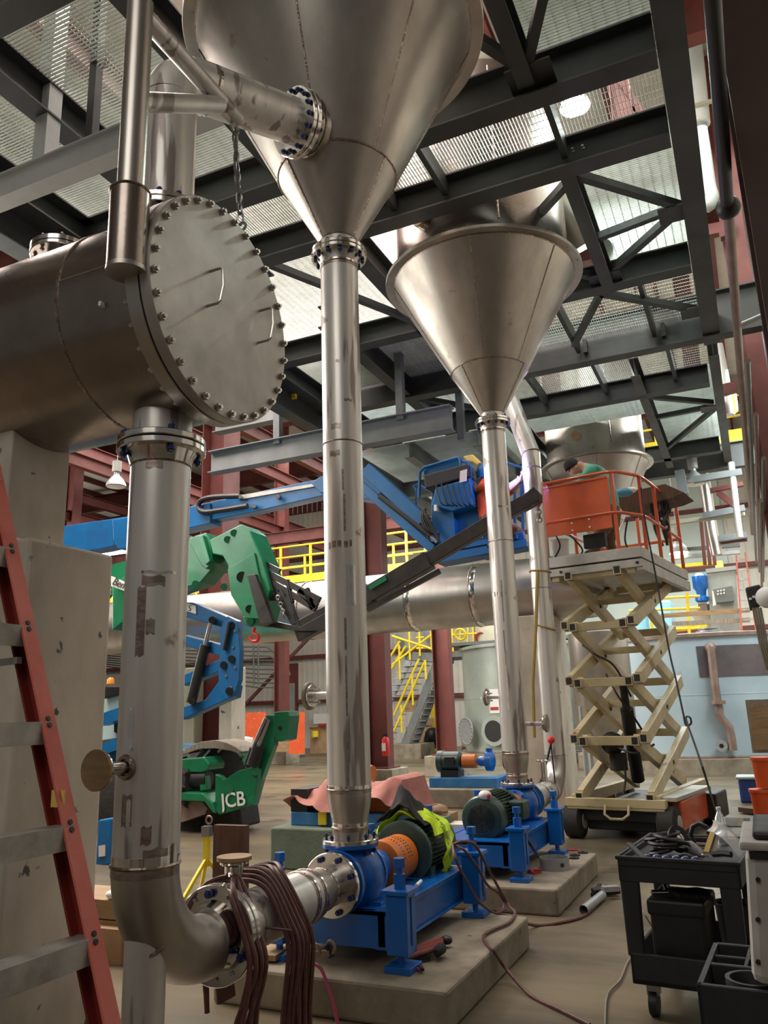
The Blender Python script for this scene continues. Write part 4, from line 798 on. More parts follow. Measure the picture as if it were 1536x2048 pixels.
for k in range(9):
    a0, a1 = random.uniform(-.12, .12), random.uniform(-.12, .12)
    part('webbing', B().tube(smoothpts([hc + V((a0 * .5, 0, .1)), hc + V((a0 + .08 * math.sin(k * 2), random.uniform(-.05, .05), -.12)), hc + V((a1, random.uniform(-.05, .05), -.3)), hc + V((a1 * .5 + .03, 0, -.45 - .1 * (k % 3)))], 4), .022, 6), 'black', t)
for k in range(3): part('buckle', B().box(hc + V((-.05 + .05 * k, -.06, -.15 - .13 * k)), hc + V((-.02 + .05 * k, -.04, -.11 - .13 * k))), 'chainsteel', t, smooth=False)
solo('safety_rope', B().tube(smoothpts([P(1282, 975, y=10.75), P(1290, 1040, y=10.7), P(1315, 1170, y=10.5), P(1338, 1300, y=10.2), P(1352, 1360, y=10), P(1366, 1425, y=9.8), P(1372, 1450, y=9.75), P(1382, 1447, y=9.75), P(1380, 1435, y=9.75), P(1372, 1438, y=9.75), P(1390, 1490, y=9.4), P(1410, 1550, y=8.8), P(1440, 1650, z=.01)], 5), .011, 6), 'black', 'thin black rope trailing from the orange cage down to the floor', 'rope')
for k, pts in enumerate(([P(1140, 1070, y=10.75), P(1165, 1100, y=10.7), P(1150, 1120, y=10.75)], [P(1255, 1040, y=11), P(1250, 1080, y=11), P(1262, 1110, y=11)], [P(1105, 1060, y=10.8), P(1120, 1090, y=10.8), P(1110, 1115, y=10.8)])):
    solo('power_lead', B().tube(smoothpts(pts), .012, 6), 'black', ('black lead hanging under the control box in the cage', 'black lead dangling by the right front post of the cage', 'black lead at the left front post of the cage')[k], 'cable')
t = thing('tool_bucket', 'white bucket with leads standing on the deck of the scissor lift', 'bucket', P(1122, 1110, y=11)); a = P(1122, 1108, y=11.0)
part('body', B().lathe((a.x, a.y, 3.57), (0, 0, 1), [(.1, 0), (.125, .3), (.13, .3)], 20), 'white', t)
t = thing('blue_cloth', 'blue and white rags lying behind the rail at the right of the cage', 'rag', P(1248, 985, y=11.6)); a = P(1248, 985, y=11.7)
part('cloth', B().ball(a, .13, sc=(1.1, .7, .5)), 'bluecloth', t); part('cloth', B().ball(a + V((.1, 0, .02)), .08, sc=(1.1, .7, .6)), 'white', t)
# ================================================================ PEOPLE
def figure(name, label, root, joints, edges, mats, pick, rootname):
    t_ = bpy.data.meshes.new('tmp'); keys = list(joints); ix = {k: i for i, k in enumerate(keys)}
    t_.from_pydata([tuple(joints[k][0]) for k in keys], [(ix[a], ix[b]) for a, b in edges], [])
    o = bpy.data.objects.new('tmp', t_); C.objects.link(o); sk = o.modifiers.new('s', 'SKIN'); sk.use_smooth_shade = True
    for i, k in enumerate(keys):
        r = joints[k][1]; t_.skin_vertices[0].data[i].radius = (r, r) if not isinstance(r, tuple) else r
        t_.skin_vertices[0].data[i].use_root = (k == rootname)
    ss = o.modifiers.new('u', 'SUBSURF'); ss.levels = 2; ss.render_levels = 2
    bpy.context.view_layer.update()
    me = bpy.data.meshes.new_from_object(o.evaluated_get(bpy.context.evaluated_depsgraph_get())); bpy.data.objects.remove(o)
    T = thing(name, label, 'person', root); inv = MW[T.name].inverted(); me.materials.clear()
    for m in mats: me.materials.append(M[m])
    pts = [(V(joints[k][0]), pick.get(k, 0)) for k in keys]
    for p in me.polygons:
        c = V((0, 0, 0))
        for i in p.vertices: c += me.vertices[i].co
        c /= len(p.vertices); p.material_index = min(pts, key=lambda q: (q[0] - c).length)[1]; p.use_smooth = True
    for v_ in me.vertices: v_.co = inv @ v_.co
    me.name = 'body'; link('body', me, T); return T
def hand(j, e, base, pt, palm_dir, side, pre, s=1.0, curl=.5):           # palm plus five short finger chains
    d = V(palm_dir).normalized(); sd = V(side).normalized(); nrm = d.cross(sd).normalized()
    j[pre + 'palm'] = (V(pt) + d * .045 * s, .022 * s); e.append((base, pre + 'palm'))
    for i, (o_, L_) in enumerate(((-.03, .065), (-.01, .075), (.01, .07), (.028, .055))):
        a = V(pt) + d * .085 * s + sd * o_ * s; b_ = a + d * L_ * .5 * s + nrm * .012 * s; c_ = b_ + d * L_ * .35 * s * (1 - curl) + nrm * L_ * .6 * s * curl
        for n_, q_, r_ in (('a', a, .010), ('b', b_, .009), ('c', c_, .008)): j[f'{pre}f{i}{n_}'] = (q_, r_ * s)
        e += [(pre + 'palm', f'{pre}f{i}a'), (f'{pre}f{i}a', f'{pre}f{i}b'), (f'{pre}f{i}b', f'{pre}f{i}c')]
    a = V(pt) + d * .03 * s - sd * .04 * s; b_ = a + d * .04 * s - sd * .012 * s + nrm * .015 * s
    j[pre + 'ta'] = (a, .011 * s); j[pre + 'tb'] = (b_, .009 * s); e += [(pre + 'palm', pre + 'ta'), (pre + 'ta', pre + 'tb')]
def Q(px, py, y): return P(px, py, y=y)
# man in the cage, bending over the front rail, seen from his right; he looks down to the left
j = {}; yb = 11.15
j['pelvis'] = (Q(1222, 1030, yb), .165); j['waist'] = (Q(1218, 995, yb), .155); j['chest'] = (Q(1202, 955, yb), .165); j['upper'] = (Q(1183, 938, yb), .13); j['neck'] = (Q(1168, 934, yb), .06)
hc0 = Q(1153, 934, yb); j['head'] = (hc0 + V((.01, 0, -.02)), .085); j['crown'] = (hc0 + V((-.03, 0, .06)), .085); j['jaw'] = (hc0 + V((-.07, -.02, -.10)), .045)
e = [('pelvis', 'waist'), ('waist', 'chest'), ('chest', 'upper'), ('upper', 'neck'), ('neck', 'head'), ('head', 'crown'), ('head', 'jaw')]
for sx_, dy in (('r', -.2), ('l', .2)):
    sh = Q(1184, 950, yb) + V((0, dy, 0)); el = Q(1158, 985 if dy < 0 else 975, yb) + V((0, dy * 1.2, 0)); wr_ = Q(1128, 978, yb) + V((0, dy * .5, 0))
    j[sx_ + 'sh'] = (sh, .075); j[sx_ + 'el'] = (el, .05); j[sx_ + 'wr'] = (wr_, .032); e += [('upper', sx_ + 'sh'), (sx_ + 'sh', sx_ + 'el'), (sx_ + 'el', sx_ + 'wr')]
    hand(j, e, sx_ + 'wr', wr_, (-1, -.1, .15), (0, 1, 0), sx_ + 'h', 1.0, .6)
    hp = j['pelvis'][0] + V((0, dy * .5, -.08)); kn = Q(1203 + (12 if dy > 0 else -6), 1082, yb) + V((0, dy * .6, 0)); an = Q(1208 + (18 if dy > 0 else -12), 1115, yb) + V((0, dy * .7, 0)); an.z = 3.66
    j[sx_ + 'hp'] = (hp, .12); j[sx_ + 'kn'] = (kn, .085); j[sx_ + 'an'] = (an, .07); j[sx_ + 'to'] = (an + V((-.16, -.02, -.04)), .05)
    e += [('pelvis', sx_ + 'hp'), (sx_ + 'hp', sx_ + 'kn'), (sx_ + 'kn', sx_ + 'an'), (sx_ + 'an', sx_ + 'to')]
pk = {k: 1 for k in ('waist', 'chest', 'upper', 'rsh', 'lsh', 'rel', 'lel', 'rwr', 'lwr')}; pk.update({k: 2 for k in ('pelvis', 'rhp', 'lhp', 'rkn', 'lkn', 'ran', 'lan')}); pk.update({'rto': 3, 'lto': 3})
man = figure('person', 'person in a green shirt and backward black cap bending in the orange cage', (j['pelvis'][0].x, yb, 3.57), j, e, ['skin', 'teal', 'brownpants', 'black'], pk, 'pelvis')
part('cap', B().lathe(hc0 + V((-.055, 0, .0)), V((-.35, 0, .94)), [(.112, 0), (.116, .04), (.10, .095), (.06, .13), (.0, .145)], 24), 'blackcloth', man)
part('cap_peak', B().ball(hc0 + V((.075, 0, .035)), .06, sc=(1.1, 1, .3)), 'blackcloth', man)
part('ear', B().ball(hc0 + V((.01, -.09, -.03)), .026, sc=(.7, .4, 1.1)), 'skin', man); part('nose', B().ball(hc0 + V((-.115, -.01, -.045)), .02, sc=(1.1, .8, 1)), 'skin', man)
for d in (-.035, .02): part('eye', B().ball(hc0 + V((-.098, d, -.01)), .010), 'black', man)
part('mouth', B().bar(hc0 + V((-.105, -.03, -.095)), hc0 + V((-.105, .01, -.095)), .006, .006), 'redtool', man)
solo('knee_pad', B().ball(Q(1198, 1102, yb - .1), .07, sc=(.9, .8, 1.2)), 'liftred', 'orange red cloth by the knees of the person in the green shirt', 'cloth')
# welder kneeling in the blue basket, partly behind the second drain pipe
j = {}; yw = 10.55
j['pelvis'] = (Q(985, 1050, yw), .16); j['waist'] = (Q(975, 1020, yw), .15); j['chest'] = (Q(972, 985, yw), .17); j['upper'] = (Q(970, 966, yw), .12); j['neck'] = (Q(971, 955, yw), .06)
hw = Q(973, 945, yw); j['head'] = (hw, .09); j['crown'] = (hw + V((.02, 0, .08)), .08)
e = [('pelvis', 'waist'), ('waist', 'chest'), ('chest', 'upper'), ('upper', 'neck'), ('neck', 'head'), ('head', 'crown')]
for sx_, dy in (('r', -.17), ('l', .16)):
    sh = Q(978, 975, yw) + V((0, dy, 0)); el = Q(1012, 990 if dy < 0 else 980, yw) + V((0, dy, 0)); wr_ = Q(1034, 966, yw - .1) + V((0, dy * .3, 0))
    j[sx_ + 'sh'] = (sh, .085); j[sx_ + 'el'] = (el, .07); j[sx_ + 'wr'] = (wr_, .045); e += [('upper', sx_ + 'sh'), (sx_ + 'sh', sx_ + 'el'), (sx_ + 'el', sx_ + 'wr')]
    hand(j, e, sx_ + 'wr', wr_, (.6, 0, .5), (0, 1, 0), sx_ + 'h', 1.2, .7)
    hp = j['pelvis'][0] + V((0, dy * .6, -.05)); kn = Q(1038, 1058, yw) + V((0, dy, 0)); an = Q(1000, 1092, yw) + V((0, dy, 0))
    j[sx_ + 'hp'] = (hp, .12); j[sx_ + 'kn'] = (kn, .095); j[sx_ + 'an'] = (an, .06); j[sx_ + 'to'] = (an + V((-.14, 0, -.02)), .05)
    e += [('pelvis', sx_ + 'hp'), (sx_ + 'hp', sx_ + 'kn'), (sx_ + 'kn', sx_ + 'an'), (sx_ + 'an', sx_ + 'to')]
pk = {k: 1 for k in ('waist', 'chest', 'upper', 'rsh', 'lsh', 'rel', 'lel')}; pk.update({k: 2 for k in ('pelvis', 'rhp', 'lhp', 'rkn', 'lkn', 'ran', 'lan')}); pk.update({'rto': 4, 'lto': 4, 'rwr': 3, 'lwr': 3})
for k in j:
    if k[:2] in ('rh', 'lh') and k not in ('rhp', 'lhp'): pk[k] = 3
wld = figure('person', 'person in an orange jacket and blue hood welding the riser joint from the blue basket', (j['pelvis'][0].x, yw, 3.9), j, e, ['skin', 'weldjacket', 'brownpants', 'glove', 'black'], pk, 'pelvis')
part('hood', B().lathe(hw + V((-.02, 0, -.09)), (0, 0, 1), [(.12, 0), (.125, .08), (.12, .15), (.08, .21), (0, .23)], 24), 'lift_blue', wld); part('face_shield', B().box(hw + V((.07, -.1, -.08)), hw + V((.15, .1, .14))), 'black', wld, smooth=False, bevel=.02)
solo('torch_tip', B().tube([Q(1040, 968, yw - .1), Q(1050, 956, yw - .2), Q(1052, 948, yw - .22)], .01), 'black', 'small welding torch held at the riser joint', 'torch')
solo('welding_arc', B().ball(P(1046, 944, y=10.02), .016), 'arc', 'bright violet welding arc on the riser joint', 'arc')
al = bpy.data.lights.new('arc_light', 'POINT'); al.energy = 34; al.color = (.45, .35, 1); al.shadow_soft_size = .05; ao = bpy.data.objects.new('arc_light', al); C.objects.link(ao); ao.location = P(1038, 942, y=10.10)
# ================================================================ BLUE BOOM LIFT
def plate(pix, y, th): return B().prism([P(a, b, y=y) for a, b in pix], (0, th, 0))
bl = thing('boom_lift', 'blue articulated boom lift reaching across to the welder', 'lift', (-9, 10.4, 0))
YB = 10.4
part('main_boom', plate([(60, 1062), (300, 1026), (420, 1006), (420, 1046), (262, 1084), (200, 1098), (60, 1120)], YB, .32), 'lift_blue', bl, smooth=False, bevel=.01)
part('boom_end', plate([(225, 1040), (258, 1034), (256, 1096), (236, 1098), (226, 1078)], YB - .03, .38), 'lift_blue', bl, smooth=False, bevel=.01)
part('fly_boom', plate([(383, 1012), (640, 957), (735, 942), (735, 985), (650, 990), (505, 1024), (385, 1047)], YB + .05, .24), 'lift_blue', bl, smooth=False, bevel=.01)
part('top_cover', plate([(480, 990), (636, 966), (628, 973), (484, 998)], YB + .02, .30), 'alu', bl, smooth=False)
part('knuckle', plate([(622, 966), (640, 953), (700, 936), (742, 935), (775, 975), (745, 1000), (640, 985)], YB, .34), 'lift_blue', bl, smooth=False, bevel=.01)
part('cable_track', B().tube(smoothpts([P(480, 992, y=YB - .06), P(430, 994, y=YB - .06), P(404, 1000, y=YB - .06), P(396, 1014, y=YB - .06), P(408, 1024, y=YB - .06), P(440, 1021, y=YB - .06), P(495, 1012, y=YB - .06)], 5), .045, 8), 'black', bl)
for a in ((480, 993), (555, 993), (508, 1012)): part('pin', B().cyl(P(*a, y=YB - .08), P(*a, y=YB + .36), .035, n=16), 'alu', bl)
part('jib', B().bar(P(735, 940, y=YB + .06), P(850, 1045, y=YB + .06), .22, .20), 'lift_blue', bl, smooth=False, bevel=.01)
part('jib', B().bar(P(725, 972, y=YB + .06), P(868, 1100, y=YB + .06), .16, .13), 'lift_blue', bl, smooth=False, bevel=.008); part('cylinder', B().cyl(P(760, 992, y=YB - .02), P(862, 1072, y=YB - .02), .045, n=16), 'black', bl); part('rod', B().cyl(P(835, 1048, y=YB - .02), P(875, 1085, y=YB - .02), .03, n=16), 'bolt', bl)
bk = part('basket_rotator', plate([(862, 1000), (905, 990), (912, 1085), (880, 1095), (862, 1070)], YB, .4), 'lift_blue', bl, smooth=False, bevel=.01)
part('mount', plate([(880, 1000), (960, 980), (975, 1080), (1045, 1062), (1052, 1092), (1010, 1104), (870, 1125), (862, 1095)], YB + .15, .12), 'lift_blue', bl, smooth=False, bevel=.01)
part('console', plate([(870, 975), (940, 955), (945, 1010), (905, 1022), (862, 1012)], YB - .1, .3), 'lift_blue', bl, smooth=False, bevel=.02)
part('shroud', plate([(846, 950), (935, 926), (938, 952), (850, 978)], YB - .12, .35), 'cartgrey', bl, smooth=False, bevel=.02); part('notice', plate([(920, 942), (934, 938), (933, 962), (919, 965)], YB - .13, .01), 'sticker', bl, smooth=False)
part('label_plate', plate([(955, 1062), (966, 1060), (966, 1075), (955, 1076)], YB + .13, .02), 'white', bl, smooth=False)
def rail(pts, r=.024, m='lift_blue'): part('rail', B().tube([P(a, b, y=c) for a, b, c in pts], r, 8), m, bl)
rail([(838, 995, YB), (840, 945, YB), (848, 935, YB), (915, 915, YB), (921, 920, YB), (921, 935, YB), (912, 960, YB), (910, 975, YB)]); rail([(938, 1000, YB), (941, 935, YB), (937, 925, YB), (925, 922, YB)]); rail([(832, 1026, YB + .2), (833, 980, YB + .2), (827, 972, YB + .2), (835, 968, YB + .2), (866, 985, YB + .2), (866, 1015, YB + .2)], .02)
part('top_guard', plate([(845, 935), (915, 914), (920, 932), (850, 955)], YB + .05, .05), 'lift_blue', bl, smooth=False)
rail([(1010, 925, YB + .9), (1045, 935, YB + .9), (1042, 1000, YB + .9)], .025); rail([(940, 985, YB + .9), (1050, 962, YB + .9)], .02)
floor_ = B().bar(P(866, 1120, y=YB + .5), P(1052, 1085, y=YB + .5), 1.0, .06, up=(0, 0, 1)); part('basket_floor', floor_, 'lift_blue', bl, smooth=False)
part('toe_guard', plate([(858, 1112), (1052, 1078), (1052, 1092), (860, 1128)], YB, .03), 'lift_blue', bl, smooth=False)
for x in (1030, 1046): part('rail_post', B().bar(P(x, 1085, y=YB + .9), P(x, 960, y=YB + .9), .04, .04), 'lift_blue', bl, smooth=False)
for k in range(7): a = 872 + k * 11; part('cable', B().tube(smoothpts([P(a, 968, y=YB - .15), P(a + 4, 990, y=YB - .2), P(a + 12, 1008, y=YB - .2), P(a + 26 - k * 2, 1012, y=YB - .15)], 4), .012, 6), 'black', bl)
for k in range(5): part('cable', B().tube(smoothpts([P(852, 1015 + k * 4, y=YB - .1), P(842 + k * 3, 1030, y=YB - .12), P(850 + k * 4, 1055, y=YB - .12), P(878, 1068 + k * 3, y=YB - .1)], 4), .018, 6), 'black', bl)
part('control_head', B().box(P(868, 1022, y=YB - .15), P(878, 1012, y=YB - .05)), 'white', bl, smooth=False)
part('cushion', plate([(925, 912), (945, 908), (962, 925), (955, 932), (945, 924), (932, 922)], YB + .1, .15), 'tarpyellow', bl, smooth=False, bevel=.02)
# lower linkage, cab and base of the blue machine
YL = 9.4
part('riser_arm', plate([(225, 1196), (385, 1205), (468, 1240), (470, 1262), (375, 1235), (225, 1216)], YL, .2), 'lift_blue', bl, smooth=False, bevel=.01, label='blue riser arm with a small white sign')
part('riser_arm', plate([(360, 1268), (445, 1290), (440, 1312), (372, 1292), (360, 1290)], YL, .2), 'lift_blue', bl, smooth=False, bevel=.01); part('riser_arm', plate([(362, 1352), (440, 1318), (450, 1338), (362, 1372)], YL, .2), 'lift_blue', bl, smooth=False, bevel=.01)
part('link_plate', plate([(455, 1232), (474, 1242), (480, 1300), (478, 1360), (468, 1392), (452, 1400), (438, 1385), (436, 1345), (440, 1300), (440, 1260)], YL - .08, .1), 'lift_blue', bl, smooth=False, bevel=.01)
part('lower_arm', plate([(362, 1415), (410, 1400), (440, 1358), (470, 1370), (466, 1395), (440, 1405), (385, 1430), (360, 1440)], YL + .02, .2), 'lift_blue', bl, smooth=False, bevel=.01); part('lower_arm', plate([(200, 1428), (235, 1416), (235, 1440), (200, 1452)], YL, .2), 'lift_blue', bl, smooth=False); part('lower_arm', plate([(200, 1490), (232, 1476), (232, 1500), (200, 1512)], YL, .2), 'lift_blue', bl, smooth=False)
part('cylinder', B().cyl(P(382, 1405, y=YL - .05), P(411, 1290, y=YL - .05), .075, n=20), 'black', bl); part('rod', B().cyl(P(411, 1290, y=YL - .05), P(424, 1238, y=YL - .05), .035, n=16), 'bolt', bl); part('cylinder', B().cyl(P(448, 1300, y=YL - .12), P(460, 1245, y=YL - .12), .03, n=12), 'black', bl)
for a in ((424, 1240), (462, 1250), (447, 1330), (458, 1382), (384, 1402), (463, 1318)): part('pin', B().cyl(P(*a, y=YL - .12), P(*a, y=YL + .02), .05, n=18), 'black', bl)
for a in ((466, 1294), (470, 1335), (452, 1352), (461, 1375), (470, 1262)): part('bolt', B().cyl(P(*a, y=YL - .1), P(*a, y=YL), .02, n=10), 'bolt', bl)
a = P(376, 1226, y=YL - .015); part('sign', plate([(372, 1205), (391, 1212), (392, 1228), (372, 1222)], YL - .02, .015), 'white', bl, smooth=False); text('S', .12, 'black', bl, P(376, 1222, y=YL - .025), (1, 0, -.1), (0, 0, 1))
part('cab_glass', plate([(205, 1395), (238, 1388), (236, 1475), (205, 1480)], YL + .3, .03), 'glass', bl, smooth=False); part('cab_roof', plate([(205, 1372), (240, 1372), (240, 1388), (205, 1398)], YL + .2, 1.0), 'black', bl, smooth=False, bevel=.02)
part('cab_pillar', plate([(228, 1430), (236, 1430), (236, 1468), (228, 1464)], YL + .26, .05), 'black', bl, smooth=False); part('beacon', B().lathe(P(221, 1368, y=YL + .6), (0, 0, 1), [(.06, 0), (.055, .07), (.03, .1)], 16), 'beacon', bl)
part('counterweight', plate([(196, 1640), (222, 1636), (222, 1730), (190, 1735)], 7.6, .5), 'lift_blue', bl, smooth=False, bevel=.02); part('door_sign', plate([(197, 1692), (210, 1690), (210, 1712), (197, 1714)], 7.59, .01), 'sticker', bl, smooth=False)
part('tyre', B().lathe(P(205, 1600, y=8.2), (0, 1, 0), [(.25, 0), (.42, .05), (.42, .3), (.25, .35)], 32), 'rubber', bl)
part('chassis', B().box((-12.5, 9.6, .5), (-8.6, 11.4, 1.2)), 'lift_blue', bl, smooth=False, bevel=.05)
for x, y in ((-12, 9.4), (-9.2, 9.4), (-12, 11.6), (-9.2, 11.6)): part('tyre', B().lathe((x, y - .18, .45), (0, 1, 0), [(.25, 0), (.45, .05), (.45, .3), (.25, .35)], 32), 'rubber', bl)
part('boom_base', B().bar(P(60, 1090, y=YB + .16), (-12.4, 10.5, 1.2), .4, .4), 'lift_blue', bl, smooth=False)
# ================================================================ GREEN TELEHANDLER
th = thing('telehandler', 'green telehandler with raised boom head, black forks and long black jib', 'telehandler', (-8, 9.6, 0)); YG = 9.0
part('boom', plate([(225, 1168), (300, 1120), (380, 1075), (420, 1070), (430, 1130), (400, 1165), (300, 1200), (225, 1260)], YG + .1, .35), 'green', th, smooth=False, bevel=.01)
part('boom_collar', plate([(378, 1085), (388, 1072), (412, 1065), (420, 1080), (426, 1125), (412, 1138), (402, 1130)], YG, .5), 'green', th, smooth=False, bevel=.012)
part('collar_bar', plate([(395, 1072), (405, 1070), (420, 1122), (411, 1130)], YG - .06, .08), 'green', th, smooth=False, bevel=.008)
part('boom_head', plate([(418, 1080), (482, 1048), (500, 1062), (524, 1118), (540, 1180), (520, 1240), (505, 1252), (470, 1205), (462, 1170), (455, 1130), (445, 1112), (425, 1108)], YG - .05, .42), 'green', th, smooth=False, bevel=.015)
part('head_plate', plate([(455, 1138), (508, 1105), (524, 1180), (524, 1238), (490, 1236), (462, 1190)], YG - .08, .05), 'green', th, smooth=False, bevel=.006)
for a, r in (((484, 1154), .075), ((499, 1218), .055)): part('hole', B().cyl(P(*a, y=YG - .09), P(*a, y=YG - .075), r, n=24), 'black', th)
for a in ((468, 1066), (455, 1079)): part('boss', B().cyl(P(*a, y=YG - .07), P(*a, y=YG), .05, n=20), 'green', th)
for a in ((448, 1174), (391, 1168), (500, 1243)): part('pin', B().cyl(P(*a, y=YG - .11), P(*a, y=YG + .4), .05, n=16), 'green', th)
part('lug', plate([(485, 1232), (513, 1240), (511, 1250), (500, 1254), (488, 1248)], YG, .1), 'green', th, smooth=False, bevel=.01)
hk = part('hook', B().tube(smoothpts([P(510, 1256, y=YG), P(507, 1266, y=YG), P(516, 1272, y=YG), P(515, 1281, y=YG), P(505, 1282, y=YG), P(500, 1274, y=YG)], 4), .022, 8), 'redbright', th)
part('carriage', plate([(494, 1150), (510, 1148), (545, 1245), (520, 1250)], YG - .14, .09), 'fork', th, smooth=False, bevel=.006)
for a, b, w in (((515, 1135), (640, 1200), .05), ((520, 1150), (632, 1218), .05), ((540, 1146), (556, 1192), .04), ((575, 1160), (585, 1205), .04), ((612, 1178), (628, 1218), .05), ((560, 1185), (600, 1262), .07), ((575, 1178), (592, 1248), .05), ((598, 1182), (634, 1212), .05), ((515, 1120), (560, 1142), .04), ((532, 1196), (560, 1195), .05)): part('carriage_bar', B().bar(P(*a, y=YG + .05), P(*b, y=YG + .05), w, w * 1.6), 'fork', th, smooth=False)
for dy in (0, .5): part('fork_arm', plate([(520, 1236), (600, 1254), (650, 1226), (650, 1256), (655, 1262), (590, 1262), (528, 1252)], YG + dy, .12), 'fork', th, smooth=False, bevel=.004)
for k in range(6): part('chain', B().torus(P(556 + 2.5 * k, 1195 + 7 * k, y=YG - .02), (1, 0, 0) if k % 2 else (0, 1, 0), .03, .008, 12, 5), 'chainsteel', th)
jb = part('jib_beam', B().bar(P(595, 1266, y=9.1), P(745, 1187, y=9.15), .16, .26, up=(0, 0, 1)).bar(P(740, 1190, y=9.15), P(860, 1120, y=9.2), .18, .22, up=(0, 0, 1)), 'fork', th, smooth=False, bevel=.008)
part('jib_beam', B().bar(P(855, 1121, y=9.2), P(1075, 990, y=9.4), .15, .165, up=(0, 0, 1)), 'fork', th, smooth=False, bevel=.008); part('jib_strut', B().bar(P(735, 1220, y=9.1), P(880, 1142, y=9.2), .06, .06), 'fork', th, smooth=False)
part('jib_head', plate([(1038, 998), (1066, 973), (1078, 984), (1078, 1000), (1045, 1018)], 9.3, .18), 'fork', th, smooth=False, bevel=.006); part('green_label', B().bar(P(738, 1176, y=9.03), P(772, 1156, y=9.06), .01, .06, up=(0, 0, 1)), 'green', th, smooth=False)
for k in range(5): part('chain', B().torus(P(1076 + .8 * k, 1008 + 8 * k, y=9.35), (1, 0, 0) if k % 2 else (0, 1, 0), .03, .009, 12, 5), 'redtool' if k < 1 else 'chainsteel', th)
part('cab_panel', plate([(222, 1130), (250, 1122), (250, 1200), (222, 1190)], YG + .6, .3), 'green', th, smooth=False)
part('sign', plate([(222, 1152), (249, 1164), (249, 1182), (222, 1172)], YG + .0, .02), 'sticker', th, smooth=False); text('Ben', .16, 'black', th, P(223, 1168, y=YG - .01), (1, 0, -.42), (0, 0, 1), shear=.3)
# lower front assembly with the maker's letters
YJ = 9.9
part('front_plate', plate([(430, 1548), (440, 1552), (448, 1560), (475, 1542), (500, 1535), (516, 1538), (515, 1560), (510, 1590), (506, 1610), (438, 1630), (430, 1620)], YJ - .02, .10), 'green', th, smooth=False, bevel=.01)
part('tilt_arm', plate([(500, 1545), (515, 1500), (528, 1450), (532, 1430), (548, 1430), (552, 1450), (548, 1490), (522, 1560), (508, 1612), (500, 1605)], YJ + .10, .12), 'green', th, smooth=False, bevel=.01)
part('arm_head', plate([(548, 1424), (576, 1422), (578, 1432), (572, 1480), (560, 1484), (550, 1480)], YJ + .1, .3), 'green', th, smooth=False, bevel=.012); part('hole', B().cyl(P(560, 1456, y=YJ + .08), P(560, 1456, y=YJ + .1), .03, n=16), 'black', th)
part('cylinder', B().cyl(P(505, 1532, y=YJ - .02), P(518, 1492, y=YJ), .09, n=20).cyl(P(494, 1532, y=YJ), P(506, 1496, y=YJ), .05, n=16), 'black', th); part('rod', B().cyl(P(515, 1500, y=YJ), P(538, 1440, y=YJ + .05), .03, n=14).cyl(P(505, 1498, y=YJ), P(532, 1436, y=YJ + .05), .03, n=14), 'chainsteel', th)
for a in ((459, 1577), (510, 1542), (504, 1600), (441, 1618)): part('pin', B().cyl(P(*a, y=YJ - .06), P(*a, y=YJ), .06, n=18), 'green', th)
text('JCB', .27, 'white', th, P(443, 1616, y=YJ - .045), (1, 0, .12), (0, 0, 1), bold=.004)
part('axle_beam', plate([(362, 1518), (408, 1514), (418, 1528), (416, 1540), (405, 1545), (362, 1545)], YJ, .4), 'green', th, smooth=False, bevel=.02)
part('bumper', plate([(362, 1584), (405, 1586), (425, 1606), (432, 1628), (425, 1626), (408, 1604), (362, 1602)], YJ - .1, .6), 'green', th, smooth=False, bevel=.02); part('skid_plate', plate([(362, 1602), (405, 1604), (415, 1616), (410, 1628), (362, 1645)], YJ, .5), 'rust', th, smooth=False)
part('hoist_drum', B().cyl(P(372, 1560, y=YJ + .1), P(418, 1558, y=YJ + .1), .12, n=20), 'black', th); part('link', plate([(398, 1552), (412, 1552), (414, 1580), (400, 1582)], YJ, .1), 'green', th, smooth=False, bevel=.01); part('link', plate([(362, 1555), (375, 1552), (378, 1585), (366, 1588)], YJ, .1), 'green', th, smooth=False, bevel=.01)
def tyre(x, y, z, r, w_, ax=(1, 0, 0)):
    o_ = part('tyre', B().lathe((x, y, z), ax, [(r * .55, 0), (r * .93, .02), (r * .95, w_ / 2), (r * .93, w_ - .02), (r * .55, w_)], 40), 'rubber', th); b = B(); d_ = V(ax)
    _, s1_, s2_ = frame(d_)
    for k in range(18):
        a = 2 * math.pi * k / 18; n_ = s1_ * math.cos(a) + s2_ * math.sin(a); c_ = V((x, y, z)) + n_ * r * .955; a2 = a + .16; n2 = s1_ * math.cos(a2) + s2_ * math.sin(a2)
        b.bar(c_, V((x, y, z)) + n2 * r * .955 + d_ * w_ * .5, .05, r * .09, up=n_); b.bar(V((x, y, z)) + n2 * r * .955 + d_ * w_ * .5, c_ + d_ * w_, .05, r * .09, up=n_)
    part('tread', b, 'rubber', o_, smooth=False); part('rim', B().lathe(V((x, y, z)) - d_ * .005, ax, [(.1, .02), (r * .5, 0), (r * .55, .02)], 28), 'tan', o_)
a = P(432, 1560, y=10.6); tyre(a.x - .2, 10.5, .62, .62, .42, (.95, -.3, 0)); a = P(430, 1660, y=9.9); tyre(-9.6, 10.2, .62, .62, .42, (.95, -.3, 0))
part('mudguard', plate([(366, 1502), (385, 1489), (405, 1483), (430, 1480), (452, 1485), (470, 1493), (484, 1503), (478, 1508), (462, 1502), (430, 1497), (400, 1498), (366, 1510)], 10.1, .55), 'wood_grey', th, smooth=False, bevel=.01)
a0, a1 = P(420, 1500, y=10.15), P(400, 1522, y=10.1); part('stay', B().bar(a0, a1, .02, .03).bar(P(436, 1504, y=10.15), P(455, 1487, y=10.15), .02, .03), 'chainsteel', th)
